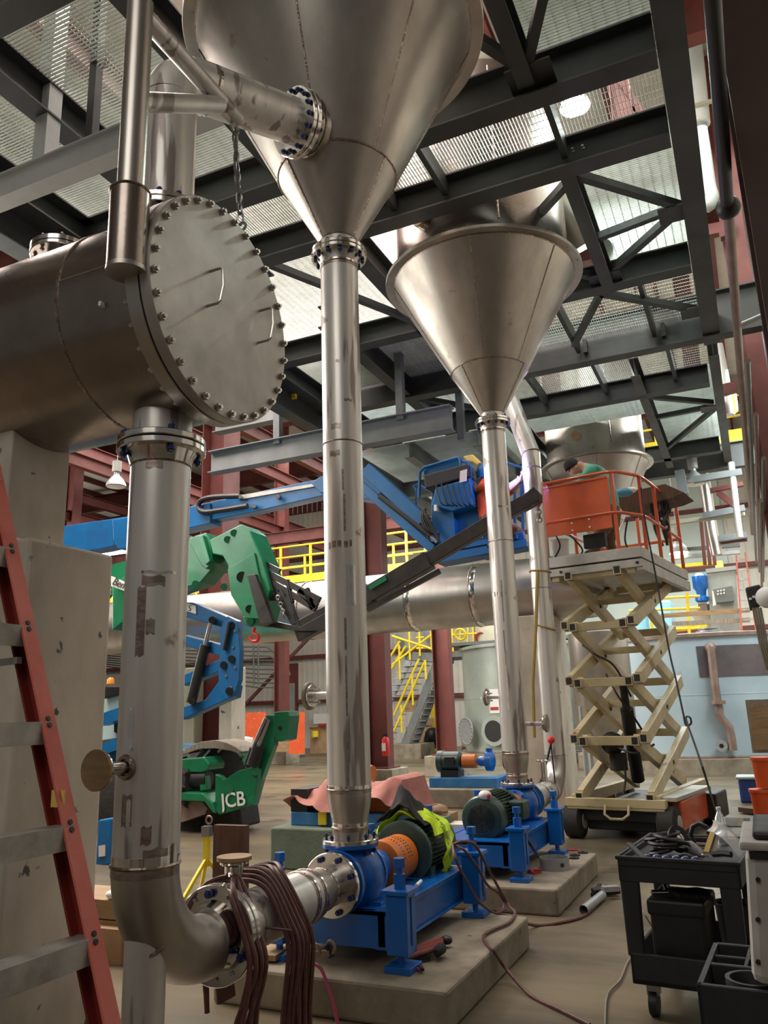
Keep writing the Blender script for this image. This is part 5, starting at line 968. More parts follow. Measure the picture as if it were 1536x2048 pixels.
part('chassis', B().box((-10.6, 10.3, .4), (-8.2, 12.6, 1.15)), 'green', th, smooth=False, bevel=.04); part('under_gear', B().bar(P(380, 1650, y=10.4), P(500, 1625, y=10.4), .5, .35), 'rubber', th, smooth=False, bevel=.03)
# small stands near it
t = thing('pipe_stand', 'yellow tripod pipe stand in front of the green telehandler', 'stand', P(412, 1790, z=0)); c0 = P(412, 1790, z=0)
part('post', B().bar(c0 + V((0, 0, .25)), P(414, 1670, y=c0.y), .05, .05), 'yellow', t, smooth=False); part('head', B().bar(P(414, 1672, y=c0.y), P(414, 1652, y=c0.y), .09, .06), 'chainsteel', t, smooth=False)
for a in (.3, 2.4, 4.5): part('leg', B().bar(c0 + V((0, 0, .32)), c0 + V((.28 * math.cos(a), .28 * math.sin(a), 0)), .03, .03), 'yellow', t, smooth=False)
part('hook', B().torus(P(418, 1640, y=c0.y), (0, 1, 0), .035, .01, 16, 6), 'rust', t)
a, b_ = P(427, 1650, y=5.3), P(488, 1800, y=5.3); solo('timber_panel', B().box((a.x, 5.3, 0), (b_.x, 5.36, a.z)), 'wood_dark', 'dark brown timber board standing on end behind the coil of hoses', 'board', smooth=False)
a = P(500, 1640, z=0); solo('white_bucket', B().lathe(P(497, 1645, z=0), (0, 0, 1), [(.11, 0), (.13, .36), (.135, .36)], 20), 'white', 'white pail on the floor behind the green machine', 'bucket')
a = P(222, 1930, z=0); solo('cardboard_box', B().box(a + V((-.2, 0, 0)), a + V((.08, .3, .22))), 'cardboard', 'brown cardboard box on the floor beside the elbow support leg', 'box', smooth=False)
t = thing('plank_stack', 'stacked wood planks with gloves on them behind the ladder', 'planks', P(222, 1890, z=0)); a = P(245, 1880, z=.2)
for k in range(3): part('plank', B().box((a.x - .9, a.y + .2, .0 + k * .13), (a.x + .0, a.y + .6, .12 + k * .13)), 'wood', t, smooth=False)
part('glove', B().ball((a.x - .1, a.y + .3, .41), .08, sc=(1.2, .8, .4)), 'bluecloth', t); part('rag', B().ball((a.x - .3, a.y + .25, .41), .07, sc=(1.2, .8, .5)), 'white', t)
# ================================================================ BIG DUCT AND FAR EQUIPMENT
dz = 3.5; DY = 13.0
t = thing('header_duct', 'wide horizontal stainless header pipe crossing behind the blue lift', 'pipe', (-6, DY, dz - .53))
part('shell', B().cyl((-13, DY, dz), (-2.3, DY, dz), .53, n=72), 'steel', t)
for x in (P(600, 1240, y=DY - .4).x, P(808, 1200, y=DY - .5).x, P(938, 1190, y=DY - .5).x): weld(t, (x, DY, dz), (1, 0, 0), .535, .014)
for x in (P(808, 1200, y=DY - .5).x, P(938, 1190, y=DY - .5).x): part('band', B().lathe((x - .02, DY, dz), (1, 0, 0), [(.53, 0), (.537, .02), (.537, .10), (.53, .12)], 72), 'bright', t)
part('end_cap', B().lathe((-2.3, DY, dz), (1, 0, 0), [(.53, 0), (.52, .12), (.45, .22), (.3, .3), (0, .33)], 48), 'steel', t); part('outlet', B().cyl((-3.2, DY, dz), (-3.2, DY, dz - .8), .22, n=32), 'steel', t)
for x in (-11.5,): part('saddle', B().box((x - .15, DY - .35, 0), (x + .15, DY + .35, dz - .45)), 'beam_grey', t, smooth=False)
part('lug', B().bar(P(985, 1125, y=DY), P(1000, 1112, y=DY), .03, .12), 'galv', t)
# second concrete pier and column behind the lift
solo('concrete_pier', B().box((P(456, 1400, y=13.9).x, 13.6, 0), (P(480, 1400, y=13.9).x, 14.1, P(470, 1335, y=14).z)), 'pier', 'tall concrete pier behind the green telehandler wheel', 'pier', smooth=False, bevel=.02)
solo('concrete_pier', B().box((P(368, 1400, y=14.2).x, 14.2, 0), (P(390, 1400, y=14.2).x, 14.5, P(390, 1335, y=14.2).z)), 'tan', 'tan painted pier left of the red column behind the lift', 'pier', smooth=False, bevel=.02)
a = P(1050, 1300, y=12.4); solo('concrete_pier', B().box((a.x - .2, 12.4, 0), (a.x + .45, 13.4, 3.02)), 'pier', 'concrete pier between the second drain pipe and the strapped riser', 'pier', smooth=False, bevel=.02)
# tanks
def tank(cx, cy, R, z0, z1, m, label):
    t = thing('round_tank', label, 'tank', (cx, cy, 0))
    part('curb', B().cyl((cx, cy, 0), (cx, cy, z0), R + .35, n=64), 'concrete', t)
    part('shell', B().cyl((cx, cy, z0), (cx, cy, z1), R, n=96), m, t); part('rim', B().lathe((cx, cy, z1 - .08), (0, 0, 1), [(R, 0), (R + .08, 0), (R + .08, .08), (R, .1)], 96), 'rust' if m == 'tank_blue' else m, t)
    part('seam', B().torus((cx, cy, (z0 + z1) / 2), (0, 0, 1), R, .008, 96, 5), m, t); part('base_ring', B().lathe((cx, cy, z0), (0, 0, 1), [(R, 0), (R + .1, 0), (R + .1, .03), (R, .05)], 96), 'rust', t); return t
tl = tank(-6.75, 26.0, 2.15, .3, 3.55, 'tank', 'grey green round tank with an open manhole and hinged cover')
def ontank(cx, cy, R, px_, py):                                          # point on the tank wall seen at a pixel
    d = P(px_, py, y=10) - EYE; a_ = d.x ** 2 + d.y ** 2; bb = 2 * (d.x * (EYE.x - cx) + d.y * (EYE.y - cy)); c_ = (EYE.x - cx) ** 2 + (EYE.y - cy) ** 2 - R * R
    k = (-bb - math.sqrt(max(bb * bb - 4 * a_ * c_, 0))) / (2 * a_); p = EYE + d * k; return p, V((p.x - cx, p.y - cy, 0)).normalized()
p, n_ = ontank(-6.75, 26, 2.15, 993, 1462)
part('manhole', B().lathe(p - n_ * .05, n_, [(.33, 0), (.33, .16), (.43, .16), (.43, .22), (.31, .22)], 40), 'tank', tl); part('opening', B().cyl(p + n_ * .15, p + n_ * .172, .315, n=32), 'black', tl)
p, n_ = ontank(-6.75, 26, 2.15, 950, 1462); lidc = part('manhole_cover', B().cyl(p + n_ * .30, p + n_ * .33, .42, n=40), 'galv', tl); bolts(lidc, p + n_ * .33, n_, .385, 20, .02, .03, 'bolt', stud=False)
p, n_ = ontank(-6.75, 26, 2.15, 928, 1492); part('drain_port', B().lathe(p - n_ * .05, n_, [(.1, 0), (.1, .1), (.15, .1), (.15, .14), (.08, .14)], 24), 'rust', tl)
for (u, v_, h, w, m) in ((990, 1399, .62, .34, 'white'), (990, 1419, .22, .34, 'white'), (990, 1417, .09, .28, 'redtool')):
    p, n_ = ontank(-6.75, 26, 2.15, u, v_); s_ = V((0, 0, 1)).cross(n_); part('sign', B().bar(p + n_ * (.02 if m == 'white' else .035) - s_ * w / 2, p + n_ * (.02 if m == 'white' else .035) + s_ * w / 2, .015, h, up=(0, 0, 1)), m, tl, smooth=False)
p, n_ = ontank(-6.75, 26, 2.15, 975, 1396); part('nozzle', B().cyl(p, p + n_ * .3, .05, n=16), 'galv', tl)
part('walkway', B().box((-9, 24.6, 3.62), (-5, 27.5, 3.72)), 'eqdark', tl, smooth=False)
tr = tank(-1.42, 23.6, 3.05, .34, 3.2, 'tank_blue', 'wide pale blue round tank at right with a bent pipe down its side')
p, n_ = ontank(-1.42, 23.6, 3.05, 1465, 1310)
def onarc(px0, px1, py0, py1, out, m, name, k=14):
    t0, n0 = ontank(-1.42, 23.6, 3.05, px0, py0); t1, n1 = ontank(-1.42, 23.6, 3.05, px1, py0); z0_ = ontank(-1.42, 23.6, 3.05, (px0 + px1) / 2, py1)[0].z
    a0, a1 = math.atan2(n0.y, n0.x), math.atan2(n1.y, n1.x); return part(name, B().cloth(lambda u, v_: (-1.42 + (3.05 + out) * math.cos(a0 + (a1 - a0) * u), 23.6 + (3.05 + out) * math.sin(a0 + (a1 - a0) * u), z0_ + (t0.z - z0_) * v_), k, 2, .012), m, tr)
onarc(1392, 1536, 1293, 1352, .02, 'tankpatch', 'patch_plate')
pp = [ontank(-1.42, 23.6, 3.05, a, b) for a, b in ((1420, 1296), (1424, 1330), (1428, 1370), (1434, 1405), (1438, 1432), (1448, 1445), (1456, 1455), (1460, 1475), (1463, 1500))]
part('side_pipe', B().tube([q + n * .16 for q, n in pp], .095, 16), 'rust', tr); q, n = pp[3]; part('coupling', B().cyl(q + n * .16 + V((0, 0, .04)), q + n * .16 - V((0, 0, .04)), .17, n=20), 'rust', tr); q, n = pp[0]; part('elbow_cap', B().ball(q + n * .1, .13), 'rust', tr)
q, n = ontank(-1.42, 23.6, 3.05, 1441, 1491); part('port', B().lathe(q - n * .05, n, [(.07, 0), (.07, .2), (.13, .2), (.13, .26), (.05, .26)], 20), 'galv', tr); part('opening', B().cyl(q + n * .2, q + n * .213, .05, n=16), 'black', tr)
a = P(1420, 1277, y=22); part('top_flange', B().cyl((a.x, 22, 3.2), (a.x, 22, 3.42), .09, n=16).cyl((a.x, 22, 3.32), (a.x, 22, 3.36), .32, n=28).cyl((a.x, 22, 3.4), (a.x, 22, 3.43), .25, n=28), 'galv', tr)
# stainless bottoms seen through the scissor arms
t = thing('cone_vessel', 'shiny stainless vessel on legs seen through the scissor arms', 'vessel', (-3.0, 17, 0)); part('shell', B().lathe((-3.0, 17.5, .5), (0, 0, 1), [(.1, 0), (.62, .75), (.62, 2.6)], 48), 'cone', t)
for a in (.8, 2.4, 4, 5.5): part('leg', B().cyl((-3 + .6 * math.cos(a), 17.5 + .6 * math.sin(a), 0), (-3 + .6 * math.cos(a), 17.5 + .6 * math.sin(a), 1.6), .05, n=12), 'galv', t)
# mezzanine with yellow rails at left
mz = thing('mezzanine', 'grey mezzanine walkway with yellow guard rails beyond the blue boom', 'walkway', (-12, 20.3, 5.3)); mzz = P(640, 1160, y=20).z
part('edge_beam', B().box((-20, 20.0, mzz - .42), (-8.2, 20.12, mzz)), 'beam_grey', mz, smooth=False); part('floor', B().box((-20, 20.1, mzz - .06), (-8.2, 21.4, mzz)), 'eqdark', mz, smooth=False); part('toe_board', B().box((-20, 19.97, mzz), (-8.2, 20.0, mzz + .22)), 'yellow', mz, smooth=False)
for y in (19.98, 21.4):
    for k in range(12): x = -19.6 + k * 1.02; part('rail_post', B().bar((x, y, mzz - .1), (x, y, mzz + 1.1), .06, .06), 'yellow', mz, smooth=False)
    for z in (.45, .78, 1.1): part('rail', B().cyl((-20, y, mzz + z), (-8.2, y, mzz + z), .028, n=8), 'yellow', mz)
# stair
st = thing('steel_stair', 'grey steel stair with yellow handrails climbing behind the red column', 'stair', (-11, 27, 0)); YS = 27.0
def sp(a, b, y=YS): return P(a, b, y=y)
f0, f1 = sp(798, 1518), sp(872, 1330)
for y in (YS, YS + .9): o_ = V((0, y - YS, 0)); part('stringer', B().bar(f0 + o_, f1 + o_, .05, .28, up=(0, 0, 1)), 'beam_grey', st, smooth=False)
g0, g1 = sp(745, 1500), sp(832, 1322); 
for k in range(15): a = f0.lerp(f1, k / 15); part('tread', B().box((a.x - .16 - (f0.x - g0.x) * .0, YS, a.z - .02), (a.x + .12, YS + .9, a.z + .015)), 'galv', st, smooth=False)
sl0, sl1 = sp(742, 1478, YS + 1.6), sp(818, 1322, YS + 1.6); part('stringer', B().bar(sl0, sl1, .05, .25, up=(0, 0, 1)), 'galv', st, smooth=False)
for k in range(13): a = sl0.lerp(sl1, k / 13); part('tread', B().box((a.x, YS + .9, a.z - .02), (a.x + 1.0, YS + 1.6, a.z + .01)), 'galv', st, smooth=False)
part('landing', plate([(812, 1302), (875, 1308), (875, 1324), (814, 1320)], YS - .1, 1.7), 'beam_grey', st, smooth=False)
part('stringer', plate([(790, 1268), (802, 1268), (822, 1316), (812, 1318)], YS, .08), 'beam_grey', st, smooth=False); part('stringer', plate([(842, 1262), (856, 1262), (880, 1316), (870, 1318)], YS, .08), 'beam_grey', st, smooth=False)
for (a, b), (c_, d) in (((788, 1430), (838, 1318)), ((788, 1462), (850, 1322)), ((742, 1400), (812, 1292)), ((742, 1376), (800, 1282)), ((742, 1490), (752, 1380)), ((784, 1330), (862, 1270)), ((784, 1272), (870, 1300))): part('handrail', B().cyl(sp(a, b, YS - .15), sp(c_, d, YS - .15), .045, n=8), 'yellow', st)
for a, b, c_ in ((824, 1350, 1410), (850, 1320, 1358), (802, 1410, 1465), (798, 1290, 1360), (818, 1262, 1320), (838, 1262, 1312), (862, 1262, 1300), (748, 1400, 1470)): part('rail_post', B().cyl(sp(a, b, YS - .15), sp(a + 2, c_, YS - .15), .04, n=8), 'yellow', st)
part('footing', B().box((sp(800, 1500).x - .4, YS - .3, 0), (sp(822, 1500).x + .5, YS + 1, .5)), 'concrete', st, smooth=False)
# valve and pump tangle on the walkway behind the column
t = thing('yellow_guard', 'cluster of yellow guard rails and valves on the walkway over the grey tank', 'railing', (-9, 28, 3.6))
for k in range(7): a = P(905 + k * 14, 1280, y=28).x; part('post', B().cyl((a, 28, 3.7), (a + .05 * (k % 3), 28, 4.75), .035, n=8), 'yellow', t)
for z in (3.9, 4.3, 4.7): part('rail', B().cyl((-11.5, 28, z), (-6, 28, z), .035, n=8), 'yellow', t)
for k in range(5): part('valve_wheel', B().torus((-10.5 + k * .8, 27.9, 4.1 + .2 * (k % 2)), (0, 1, .3), .2, .04, 18, 6), 'yellow' if k % 2 else 'redtool', t)
part('walkway', B().box((-12, 28, 3.5), (3, 30, 3.7)), 'eqdark', t, smooth=False)
# platform equipment above the blue tank
me_ = thing('control_cabinet', 'grey equipment housing with a control box above the blue tank', 'cabinet', P(1455, 1270, y=26)); ye = 26.0
part('housing', plate([(1413, 1142), (1470, 1135), (1478, 1270), (1424, 1274)], ye, 1.0), 'eqgrey', me_, smooth=False, bevel=.02); part('lid', plate([(1411, 1138), (1472, 1131), (1472, 1139), (1412, 1146)], ye - .08, 1.15), 'eqgrey', me_, smooth=False); part('hopper', plate([(1370, 1215), (1430, 1205), (1480, 1215), (1482, 1275), (1420, 1275)], ye + .2, 1.2), 'tan', me_, smooth=False, bevel=.02); part('stand', B().box((P(1420, 1200, y=ye).x, ye + .3, 0), (P(1476, 1200, y=ye).x, ye + 1.1, P(1450, 1272, y=ye).z)), 'eqdark', me_, smooth=False)
cb = part('control_box', plate([(1426, 1178), (1464, 1171), (1468, 1202), (1432, 1206)], ye - .35, .3), 'eqdark', me_, smooth=False, bevel=.01)
for r_ in range(2):
    for c_ in range(3): part('button', B().cyl(P(1436 + c_ * 6, 1182 + r_ * 6 - c_, y=ye - .38), P(1436 + c_ * 6, 1182 + r_ * 6 - c_, y=ye - .34), .028, n=10), 'white', cb)
part('warning_sign', plate([(1424, 1182), (1431, 1180), (1432, 1210), (1426, 1212)], ye - .3, .02), 'white', me_, smooth=False)
solo('yellow_bag', B().box(P(1431, 1137, y=ye), P(1445, 1121, y=ye) + V((0, .4, 0))), 'tarpyellow', 'yellow parcel on top of the grey equipment housing', 'parcel', smooth=False, bevel=.02)
t = thing('mixer_motor', 'bright blue gear motor standing left of the grey housing', 'motor', P(1405, 1210, y=ye)); part('body', B().lathe(P(1405, 1205, y=ye), (0, 0, 1), [(.14, 0), (.2, .05), (.2, .15), (.13, .2), (.15, .35), (.22, .45), (.22, .8), (.12, .9)], 20), 'blue', t); part('stand', B().box(P(1398, 1225, y=ye), P(1413, 1206, y=ye) + V((0, .3, 0))), 'rust', t, smooth=False)
pr = thing('upper_walkway', 'walkway with yellow rails and timber kickboards above the blue tank', 'walkway', P(1300, 1270, y=24.5))
for z0_, z1_ in ((1200, 1192), (1222, 1216), (1264, 1256)): part('rail', B().cyl(P(1258, z0_, y=24.5), P(1400, z1_, y=24.5), .035, n=8), 'yellow', pr)
for px_ in (1300, 1374): part('rail_post', B().bar(P(px_, 1185, y=24.5), P(px_ + 5, 1272, y=24.5), .08, .08), 'yellow', pr, smooth=False)
part('toe_board', plate([(1270, 1262), (1414, 1248), (1414, 1256), (1270, 1274)], 24.6, .03), 'yellow', pr, smooth=False); part('beam', plate([(1180, 1280), (1536, 1262), (1536, 1284), (1180, 1300)], 24.9, .3), 'eqdark', pr, smooth=False)
part('timber', B().bar(P(1322, 1232, y=23.5), P(1500, 1220, y=23.5), .06, .12), 'wood', pr, smooth=False); part('timber', B().bar(P(1344, 1248, y=23.4), P(1500, 1240, y=23.4), .06, .12), 'wood_grey', pr, smooth=False)
solo('blue_housing', B().box(P(1300, 1275, y=27), P(1340, 1200, y=27) + V((0, 1, 0))), 'ltblue', 'light blue machine housing behind the yellow rail, right of the lift', 'housing', smooth=False, bevel=.05)
solo('blue_housing', B().box(P(1262, 1282, y=27.5), P(1296, 1225, y=27.5) + V((0, 1, 0))), 'ltblue', 'pale blue housing seen between the scissor arms and yellow rail', 'housing', smooth=False, bevel=.1)
solo('blue_housing', B().box(P(950, 1288, y=29), P(965, 1250, y=29) + V((0, 1, 0))), 'ltblue', 'pale blue housing above the grey tank, left of the second drain pipe', 'housing', smooth=False, bevel=.05)
solo('tan_tank', B().lathe(P(988, 1300, y=28.5), (0, 0, 1), [(.7, 0), (.7, 1.1), (.6, 1.25), (0, 1.3)], 28), 'tan', 'small tan tank above the grey tank beside the second drain pipe', 'tank')
lf = thing('ladder', 'small orange red ladder leaning beside the grey equipment housing', 'ladder', P(1490, 1270, y=23)); 
for a, b in (((1472, 1105), (1484, 1262)), ((1490, 1105), (1512, 1262))): part('rail', B().bar(P(*a, y=23), P(*b, y=23), .04, .08), 'lad_red', lf, smooth=False)
for k in range(7): part('rung', B().bar(P(1473 + k * 1.6, 1120 + k * 20, y=23), P(1492 + k * 2.6, 1118 + k * 20, y=23), .05, .05), 'lad_alu', lf, smooth=False)
# grey channel brackets stepping down the right side and red bits
rk = thing('pipe_brackets', 'row of grey and red bracket beams fixed to the right hand wall line', 'bracket', P(1440, 960, y=18))
for a, b, c_, d, m, y in ((1386, 960, 1484, 944, 'beam_grey', 18), (1406, 1032, 1490, 1016, 'beam_grey', 19), (1424, 1080, 1494, 1070, 'beam_grey', 20), (1420, 982, 1486, 968, 'red', 18.4), (1340, 1046, 1490, 1028, 'tan', 19.2), (1430, 1086, 1494, 1078, 'red', 20.2), (1340, 1102, 1480, 1090, 'eqdark', 22), (1340, 1116, 1480, 1104, 'galv', 22), (1340, 1134, 1430, 1126, 'yellow', 23), (1450, 470, 1440, 474, 'red', 12)):
    part('bracket', B().bar(P(a, b, y=y), P(c_, d, y=y), .14, .14 if m == 'beam_grey' else .09), m, rk, smooth=False)
part('brace', B().bar(P(1436, 985, y=18.4), P(1476, 1016, y=18.4), .12, .12), 'red', rk, smooth=False)
part('hanger', B().bar(P(1359, 942, y=18), P(1368, 990, y=18), .2, .22), 'beam_grey', rk, smooth=False)
for a in (1402, 1412, 1422): part('drop', B().bar(P(a, 1044, y=21), P(a + 8, 1130, y=21), .08, .08), 'red', rk, smooth=False)
def vpipe(name, pts, r, m, label, n=16):
    return solo(name, B().tube(smoothpts([P(a, b, y=c_) for a, b, c_ in pts], 4), r, n), m, label, 'pipe')
vpipe('exhaust_pipe', [(1402, 935, 20), (1412, 980, 20), (1424, 1060, 20), (1434, 1110, 20)], .13, 'steel', 'shiny vertical duct beyond the end of the platform')
dsp_ = vpipe('drop_pipe', [(1378, 60, 13), (1386, 110, 13), (1400, 250, 13)], .17, 'white_pipe', 'bright white vertical downspout at upper right'); 
vpipe('drop_pipe', [(1400, 250, 13), (1408, 300, 13), (1418, 370, 13), (1424, 395, 13), (1416, 412, 13), (1404, 404, 13)], .11, 'greypipe', 'grey curved lower end of the white downspout')
vpipe('drop_pipe', [(1435, 690, 16), (1448, 760, 16), (1458, 830, 16)], .1, 'white_pipe', 'pale vertical pipe right of the platform edge at mid height')
vpipe('drop_pipe', [(1462, 925, 18), (1472, 1010, 18), (1480, 1075, 18)], .065, 'white_pipe', 'pale vertical pipe below the end of the platform at right')
part('strut_bracket', B().bar(P(1386, 213, y=12.8), P(1424, 202, y=12.8), .05, .06), 'tan', dsp_, smooth=False)
a = P(1440, 320, y=13.5); solo('steel_column', B().box((a.x - .05, 13.5, 3), (a.x + .5, 13.8, 13)), 'red', 'red wall column behind the white downspout', 'column', smooth=False)
solo('steel_column', B().box((P(1470, 600, y=15).x, 15, 3), (P(1530, 600, y=15).x, 15.4, 13)), 'red', 'broad red wall column right of the platform end', 'column', smooth=False)
for i, (py, y) in enumerate(((459, 13.4), (775, 15.5))): solo('wall_channel', B().bar(P(1408 + i * 38, py + 6, y=y), P(1470 + i * 20, py - 6, y=y), .15, .2), 'red', ('red channel bracket beside the upper platform edge', 'red channel bracket beside the lower platform edge')[i], 'beam', smooth=False)
hr = thing('safety_loop', 'yellow guard rail loop at the right of the platform end', 'railing', P(1468, 820, y=17)); part('tube', B().tube([P(a, b, y=17) for a, b in ((1466, 780), (1470, 805), (1471, 822), (1466, 826), (1450, 827))], .05, 8), 'yellow', hr)
# crane girder, black pipe and conduits along the right
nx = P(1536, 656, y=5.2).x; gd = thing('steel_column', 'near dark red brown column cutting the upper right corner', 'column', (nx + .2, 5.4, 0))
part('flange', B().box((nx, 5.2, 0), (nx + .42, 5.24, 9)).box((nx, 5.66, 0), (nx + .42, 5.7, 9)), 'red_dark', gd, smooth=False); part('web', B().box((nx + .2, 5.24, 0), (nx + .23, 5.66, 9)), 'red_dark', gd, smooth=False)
for z in (3.9,): part('bracket', B().box((nx + .05, 5.05, z), (nx + .4, 5.2, z + .12)), 'black', gd, smooth=False)
wx = P(1463, 600, y=13.6).x; part_ = thing('steel_column', 'bright red bolted column behind the rusty pipe at right', 'column', (wx + .4, 13.6, 0)); part('shaft', B().box((wx, 13.6, 0), (wx + .75, 13.66, 13)).box((wx + .33, 13.66, 0), (wx + .37, 14.2, 13)), 'red', part_, smooth=False)
for k in range(5):
    for x in (.28, .45): part('bolt', B().cyl((wx + x, 13.58, 5.6 + k * .35), (wx + x, 13.6, 5.6 + k * .35), .03, n=6), 'black', part_)
gd = thing('wall_conduits', 'row of conduits running along the hall beside the platform edge at right', 'conduits', (.4, 12, 4.5))
for k, (x, z) in enumerate(((.33, 5.0), (.37, 4.75), (.42, 4.5), (.35, 4.2))): part('conduit', B().cyl((x, 8.5 + k, z), (x + .02, 22, z), .028, n=10), 'rust' if k % 2 else 'eqdark', gd)
bp_ = thing('black_pipe', 'black pipe with a round coupling running under the platform edge at right', 'pipe', (.28, 5, 5.36)); part('pipe', B().cyl((.255, 1.5, 5.36), (.265, 6.1, 5.36), .048, n=20), 'black', bp_); part('coupling', B().ball((.27, 6.15, 5.36), .095), 'black', bp_); part('pipe', B().cyl((.27, 6.15, 5.36), (.33, 20, 5.36), .042, n=20), 'rust', bp_, label='rusty brown farther length')
part('hanger', B().cyl((.3, 8.4, 5.36), (.62, 8.4, 5.44), .03, n=12), 'galv', bp_)
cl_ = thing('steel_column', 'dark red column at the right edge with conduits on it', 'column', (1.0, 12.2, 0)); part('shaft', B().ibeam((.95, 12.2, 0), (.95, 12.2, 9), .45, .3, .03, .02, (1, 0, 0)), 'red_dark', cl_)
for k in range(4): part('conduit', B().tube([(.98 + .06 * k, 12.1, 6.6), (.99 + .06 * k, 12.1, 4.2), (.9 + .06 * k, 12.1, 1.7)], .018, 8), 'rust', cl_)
wb_ = thing('wall_device', 'black junction device with white leads at the right edge', 'device', P(1500, 1190, y=10)); part('body', plate([(1490, 1175), (1520, 1168), (1530, 1205), (1500, 1220)], 10, .2), 'black', wb_, smooth=False, bevel=.02); part('lamp_head', B().ball(P(1534, 1195, y=9.8), .12), 'white', wb_)
for k in range(4): part('lead', B().tube([P(1506 + k * 5, 1215, y=10), P(1520 + k * 5, 1290, y=10), P(1534 + k * 4, 1340, y=10)], .012, 6), 'cord', wb_)
for k in range(4): part('terminal', B().box(P(1498 + 7 * k, 1200 - 4 * (k % 3), y=9.98), P(1503 + 7 * k, 1195 - 4 * (k % 3), y=9.96)), 'white', wb_, smooth=False)
# lamps
def bell(name, px_, py, y, r, label, lit='lampsoft', m='clear'):
    c_ = P(px_, py, y=y); t = thing(name, label, 'lamp', c_); part('housing', B().cyl(c_ + V((0, 0, r * 1.5)), c_ + V((0, 0, r * 2.6)), r * .45, n=16), 'eqgrey', t); part('neck', B().cyl(c_ + V((0, 0, r * 1.2)), c_ + V((0, 0, r * 1.6)), r * .25, n=12), 'galv', t)
    part('shade', B().lathe(c_, (0, 0, 1), [(r, 0), (r * .95, r * .25), (r * .7, r * .7), (r * .3, r * 1.15), (r * .28, r * 1.25)], 28), m, t); part('bulb', B().lathe(c_ + V((0, 0, -.01)), (0, 0, 1), [(0, -.02), (r * .9, 0), (r * .5, r * .3), (0, r * .4)], 24), lit, t); part('hanger', B().cyl(c_ + V((0, 0, r * 2.6)), c_ + V((0, 0, r * 2.6 + 1.5)), .01, n=6), 'galv', t); return t
bell('bay_lamp', 232, 973, 14, .24, 'unlit glass bell lamp hanging left of the first tall pipe', 'white', 'galv'); bell('bay_lamp', 1358, 1106, 22, .26, 'lit bay lamp hanging beyond the orange cage', 'lamp', 'galv'); bell('bay_lamp', 1390, 968, 18.5, .24, 'unlit bell lamp below the far end of the platform', 'white', 'galv')
bell('bay_lamp', 1150, 214, 8.4, .18, 'glaring bay lamp shining through the grating at upper right', 'lamp', 'white'); bell('bay_lamp', 138, 1016, 24, .3, 'small lit lamp far off between the red beams at left', 'lamp', 'white'); bell('bay_lamp', 411, 1050, 24, .28, 'small lit lamp above the green boom head', 'lamp', 'white')
struct('window_1', B().box((P(190, 1120, y=30).x - 1.6, 30, P(190, 1165, y=30).z), (P(250, 1100, y=30).x + .5, 30.1, P(215, 1085, y=30).z)), mat('daylight', (.9, .9, .9), emit=(1, .98, .92), es=5))
# far left background items
t = thing('conduit_rack', 'rack of grey conduits curving along the far wall', 'conduits', P(500, 1330, y=30))
for k in range(11): part('conduit', B().tube([P(210, 1290 + k * 4.2, y=29.6), P(515, 1285 + k * 9, y=29.6), P(530 + k * 3, 1285 + k * 9, y=29.6), P(542 + k * 3, 1292 + k * 9, y=29.6) if k % 2 else P(560, 1285 + k * 9, y=29.6), P(560 + (10 - k) * 2, 1350, y=29.6)], .035, 6), 'eqdark', t)
for px_ in (507, 516): part('riser', B().cyl(P(px_, 1290, y=29.5), P(px_ + 1, 1370, y=29.5), .04, n=8), 'eqdark', t)
t = thing('conduit_bundle', 'bundle of steel conduits crossing high at the left edge', 'conduits', (-7, 5, 7))
for k in range(5): part('conduit', B().cyl((-7.35 + k * .09, 2, 7.22 - k * .03), (-7.35 + k * .09, 14, 7.22 - k * .03), .022, n=10), 'galv', t)
for i, (a, b) in enumerate(((490, 530), (578, 608))): solo('welding_screen', B().box(P(a, 1508, y=23), P(b, 1424, y=23) + V((0, .05, 0))), 'orange_panel', ('orange welding screen left of the green strut', 'orange welding screen right of the green strut')[i], 'screen', smooth=False)
solo('plywood_sheet', B().box(P(532, 1504, y=23.2), P(577, 1440, y=23.2) + V((0, .05, 0))), 'wood', 'tan plywood sheet between the two orange screens', 'sheet', smooth=False)
solo('white_tube', B().cyl(P(488, 1512, y=21), P(495, 1475, y=21), .18, n=16), 'white', 'white sack leaning by the left orange screen', 'sack')
for k in range(3): solo('steel_pipe', B().cyl(P(530, 1513 + k * 3, z=.07), P(608, 1503 + k * 3, z=.07), .06, n=10), 'galv', ('farthest', 'middle', 'nearest')[k] + ' of three grey pipe lengths on the floor before the orange screens', 'pipe', 'pipes on the floor before the orange screens')
t = thing('work_bench', 'work bench with red vice and yellow tins at the far wall', 'bench', P(645, 1500, y=31))
part('top', B().box(P(618, 1455, y=31), P(665, 1450, y=31) + V((0, .8, 0))), 'wood', t, smooth=False); q_ = P(620, 1492, y=31.1); part('body', B().box((q_.x, q_.y, 0), P(663, 1452, y=31.1) + V((0, .6, 0))), 'cardboard', t, smooth=False)
part('notice_board', B().box(P(627, 1448, y=35.6), P(655, 1427, y=35.6) + V((0, .1, 0))), 'white', t, smooth=False); part('tin', B().cyl(P(630, 1474, y=30.9), P(630, 1462, y=30.9), .15, n=14), 'yellow', t); part('vice', B().box(P(636, 1452, y=30.9), P(650, 1447, y=30.9) + V((0, .3, 0))), 'redtool', t, smooth=False)
struct('door_1', B().box((P(565, 1440, y=35.7).x, 35.75, 0), (P(592, 1440, y=35.7).x, 35.95, 4.2)), 'red'); struct('door_2', B().box((P(567, 1440, y=35.7).x, 35.7, 0), (P(589, 1440, y=35.7).x, 35.8, 3.2)), 'eqgrey')
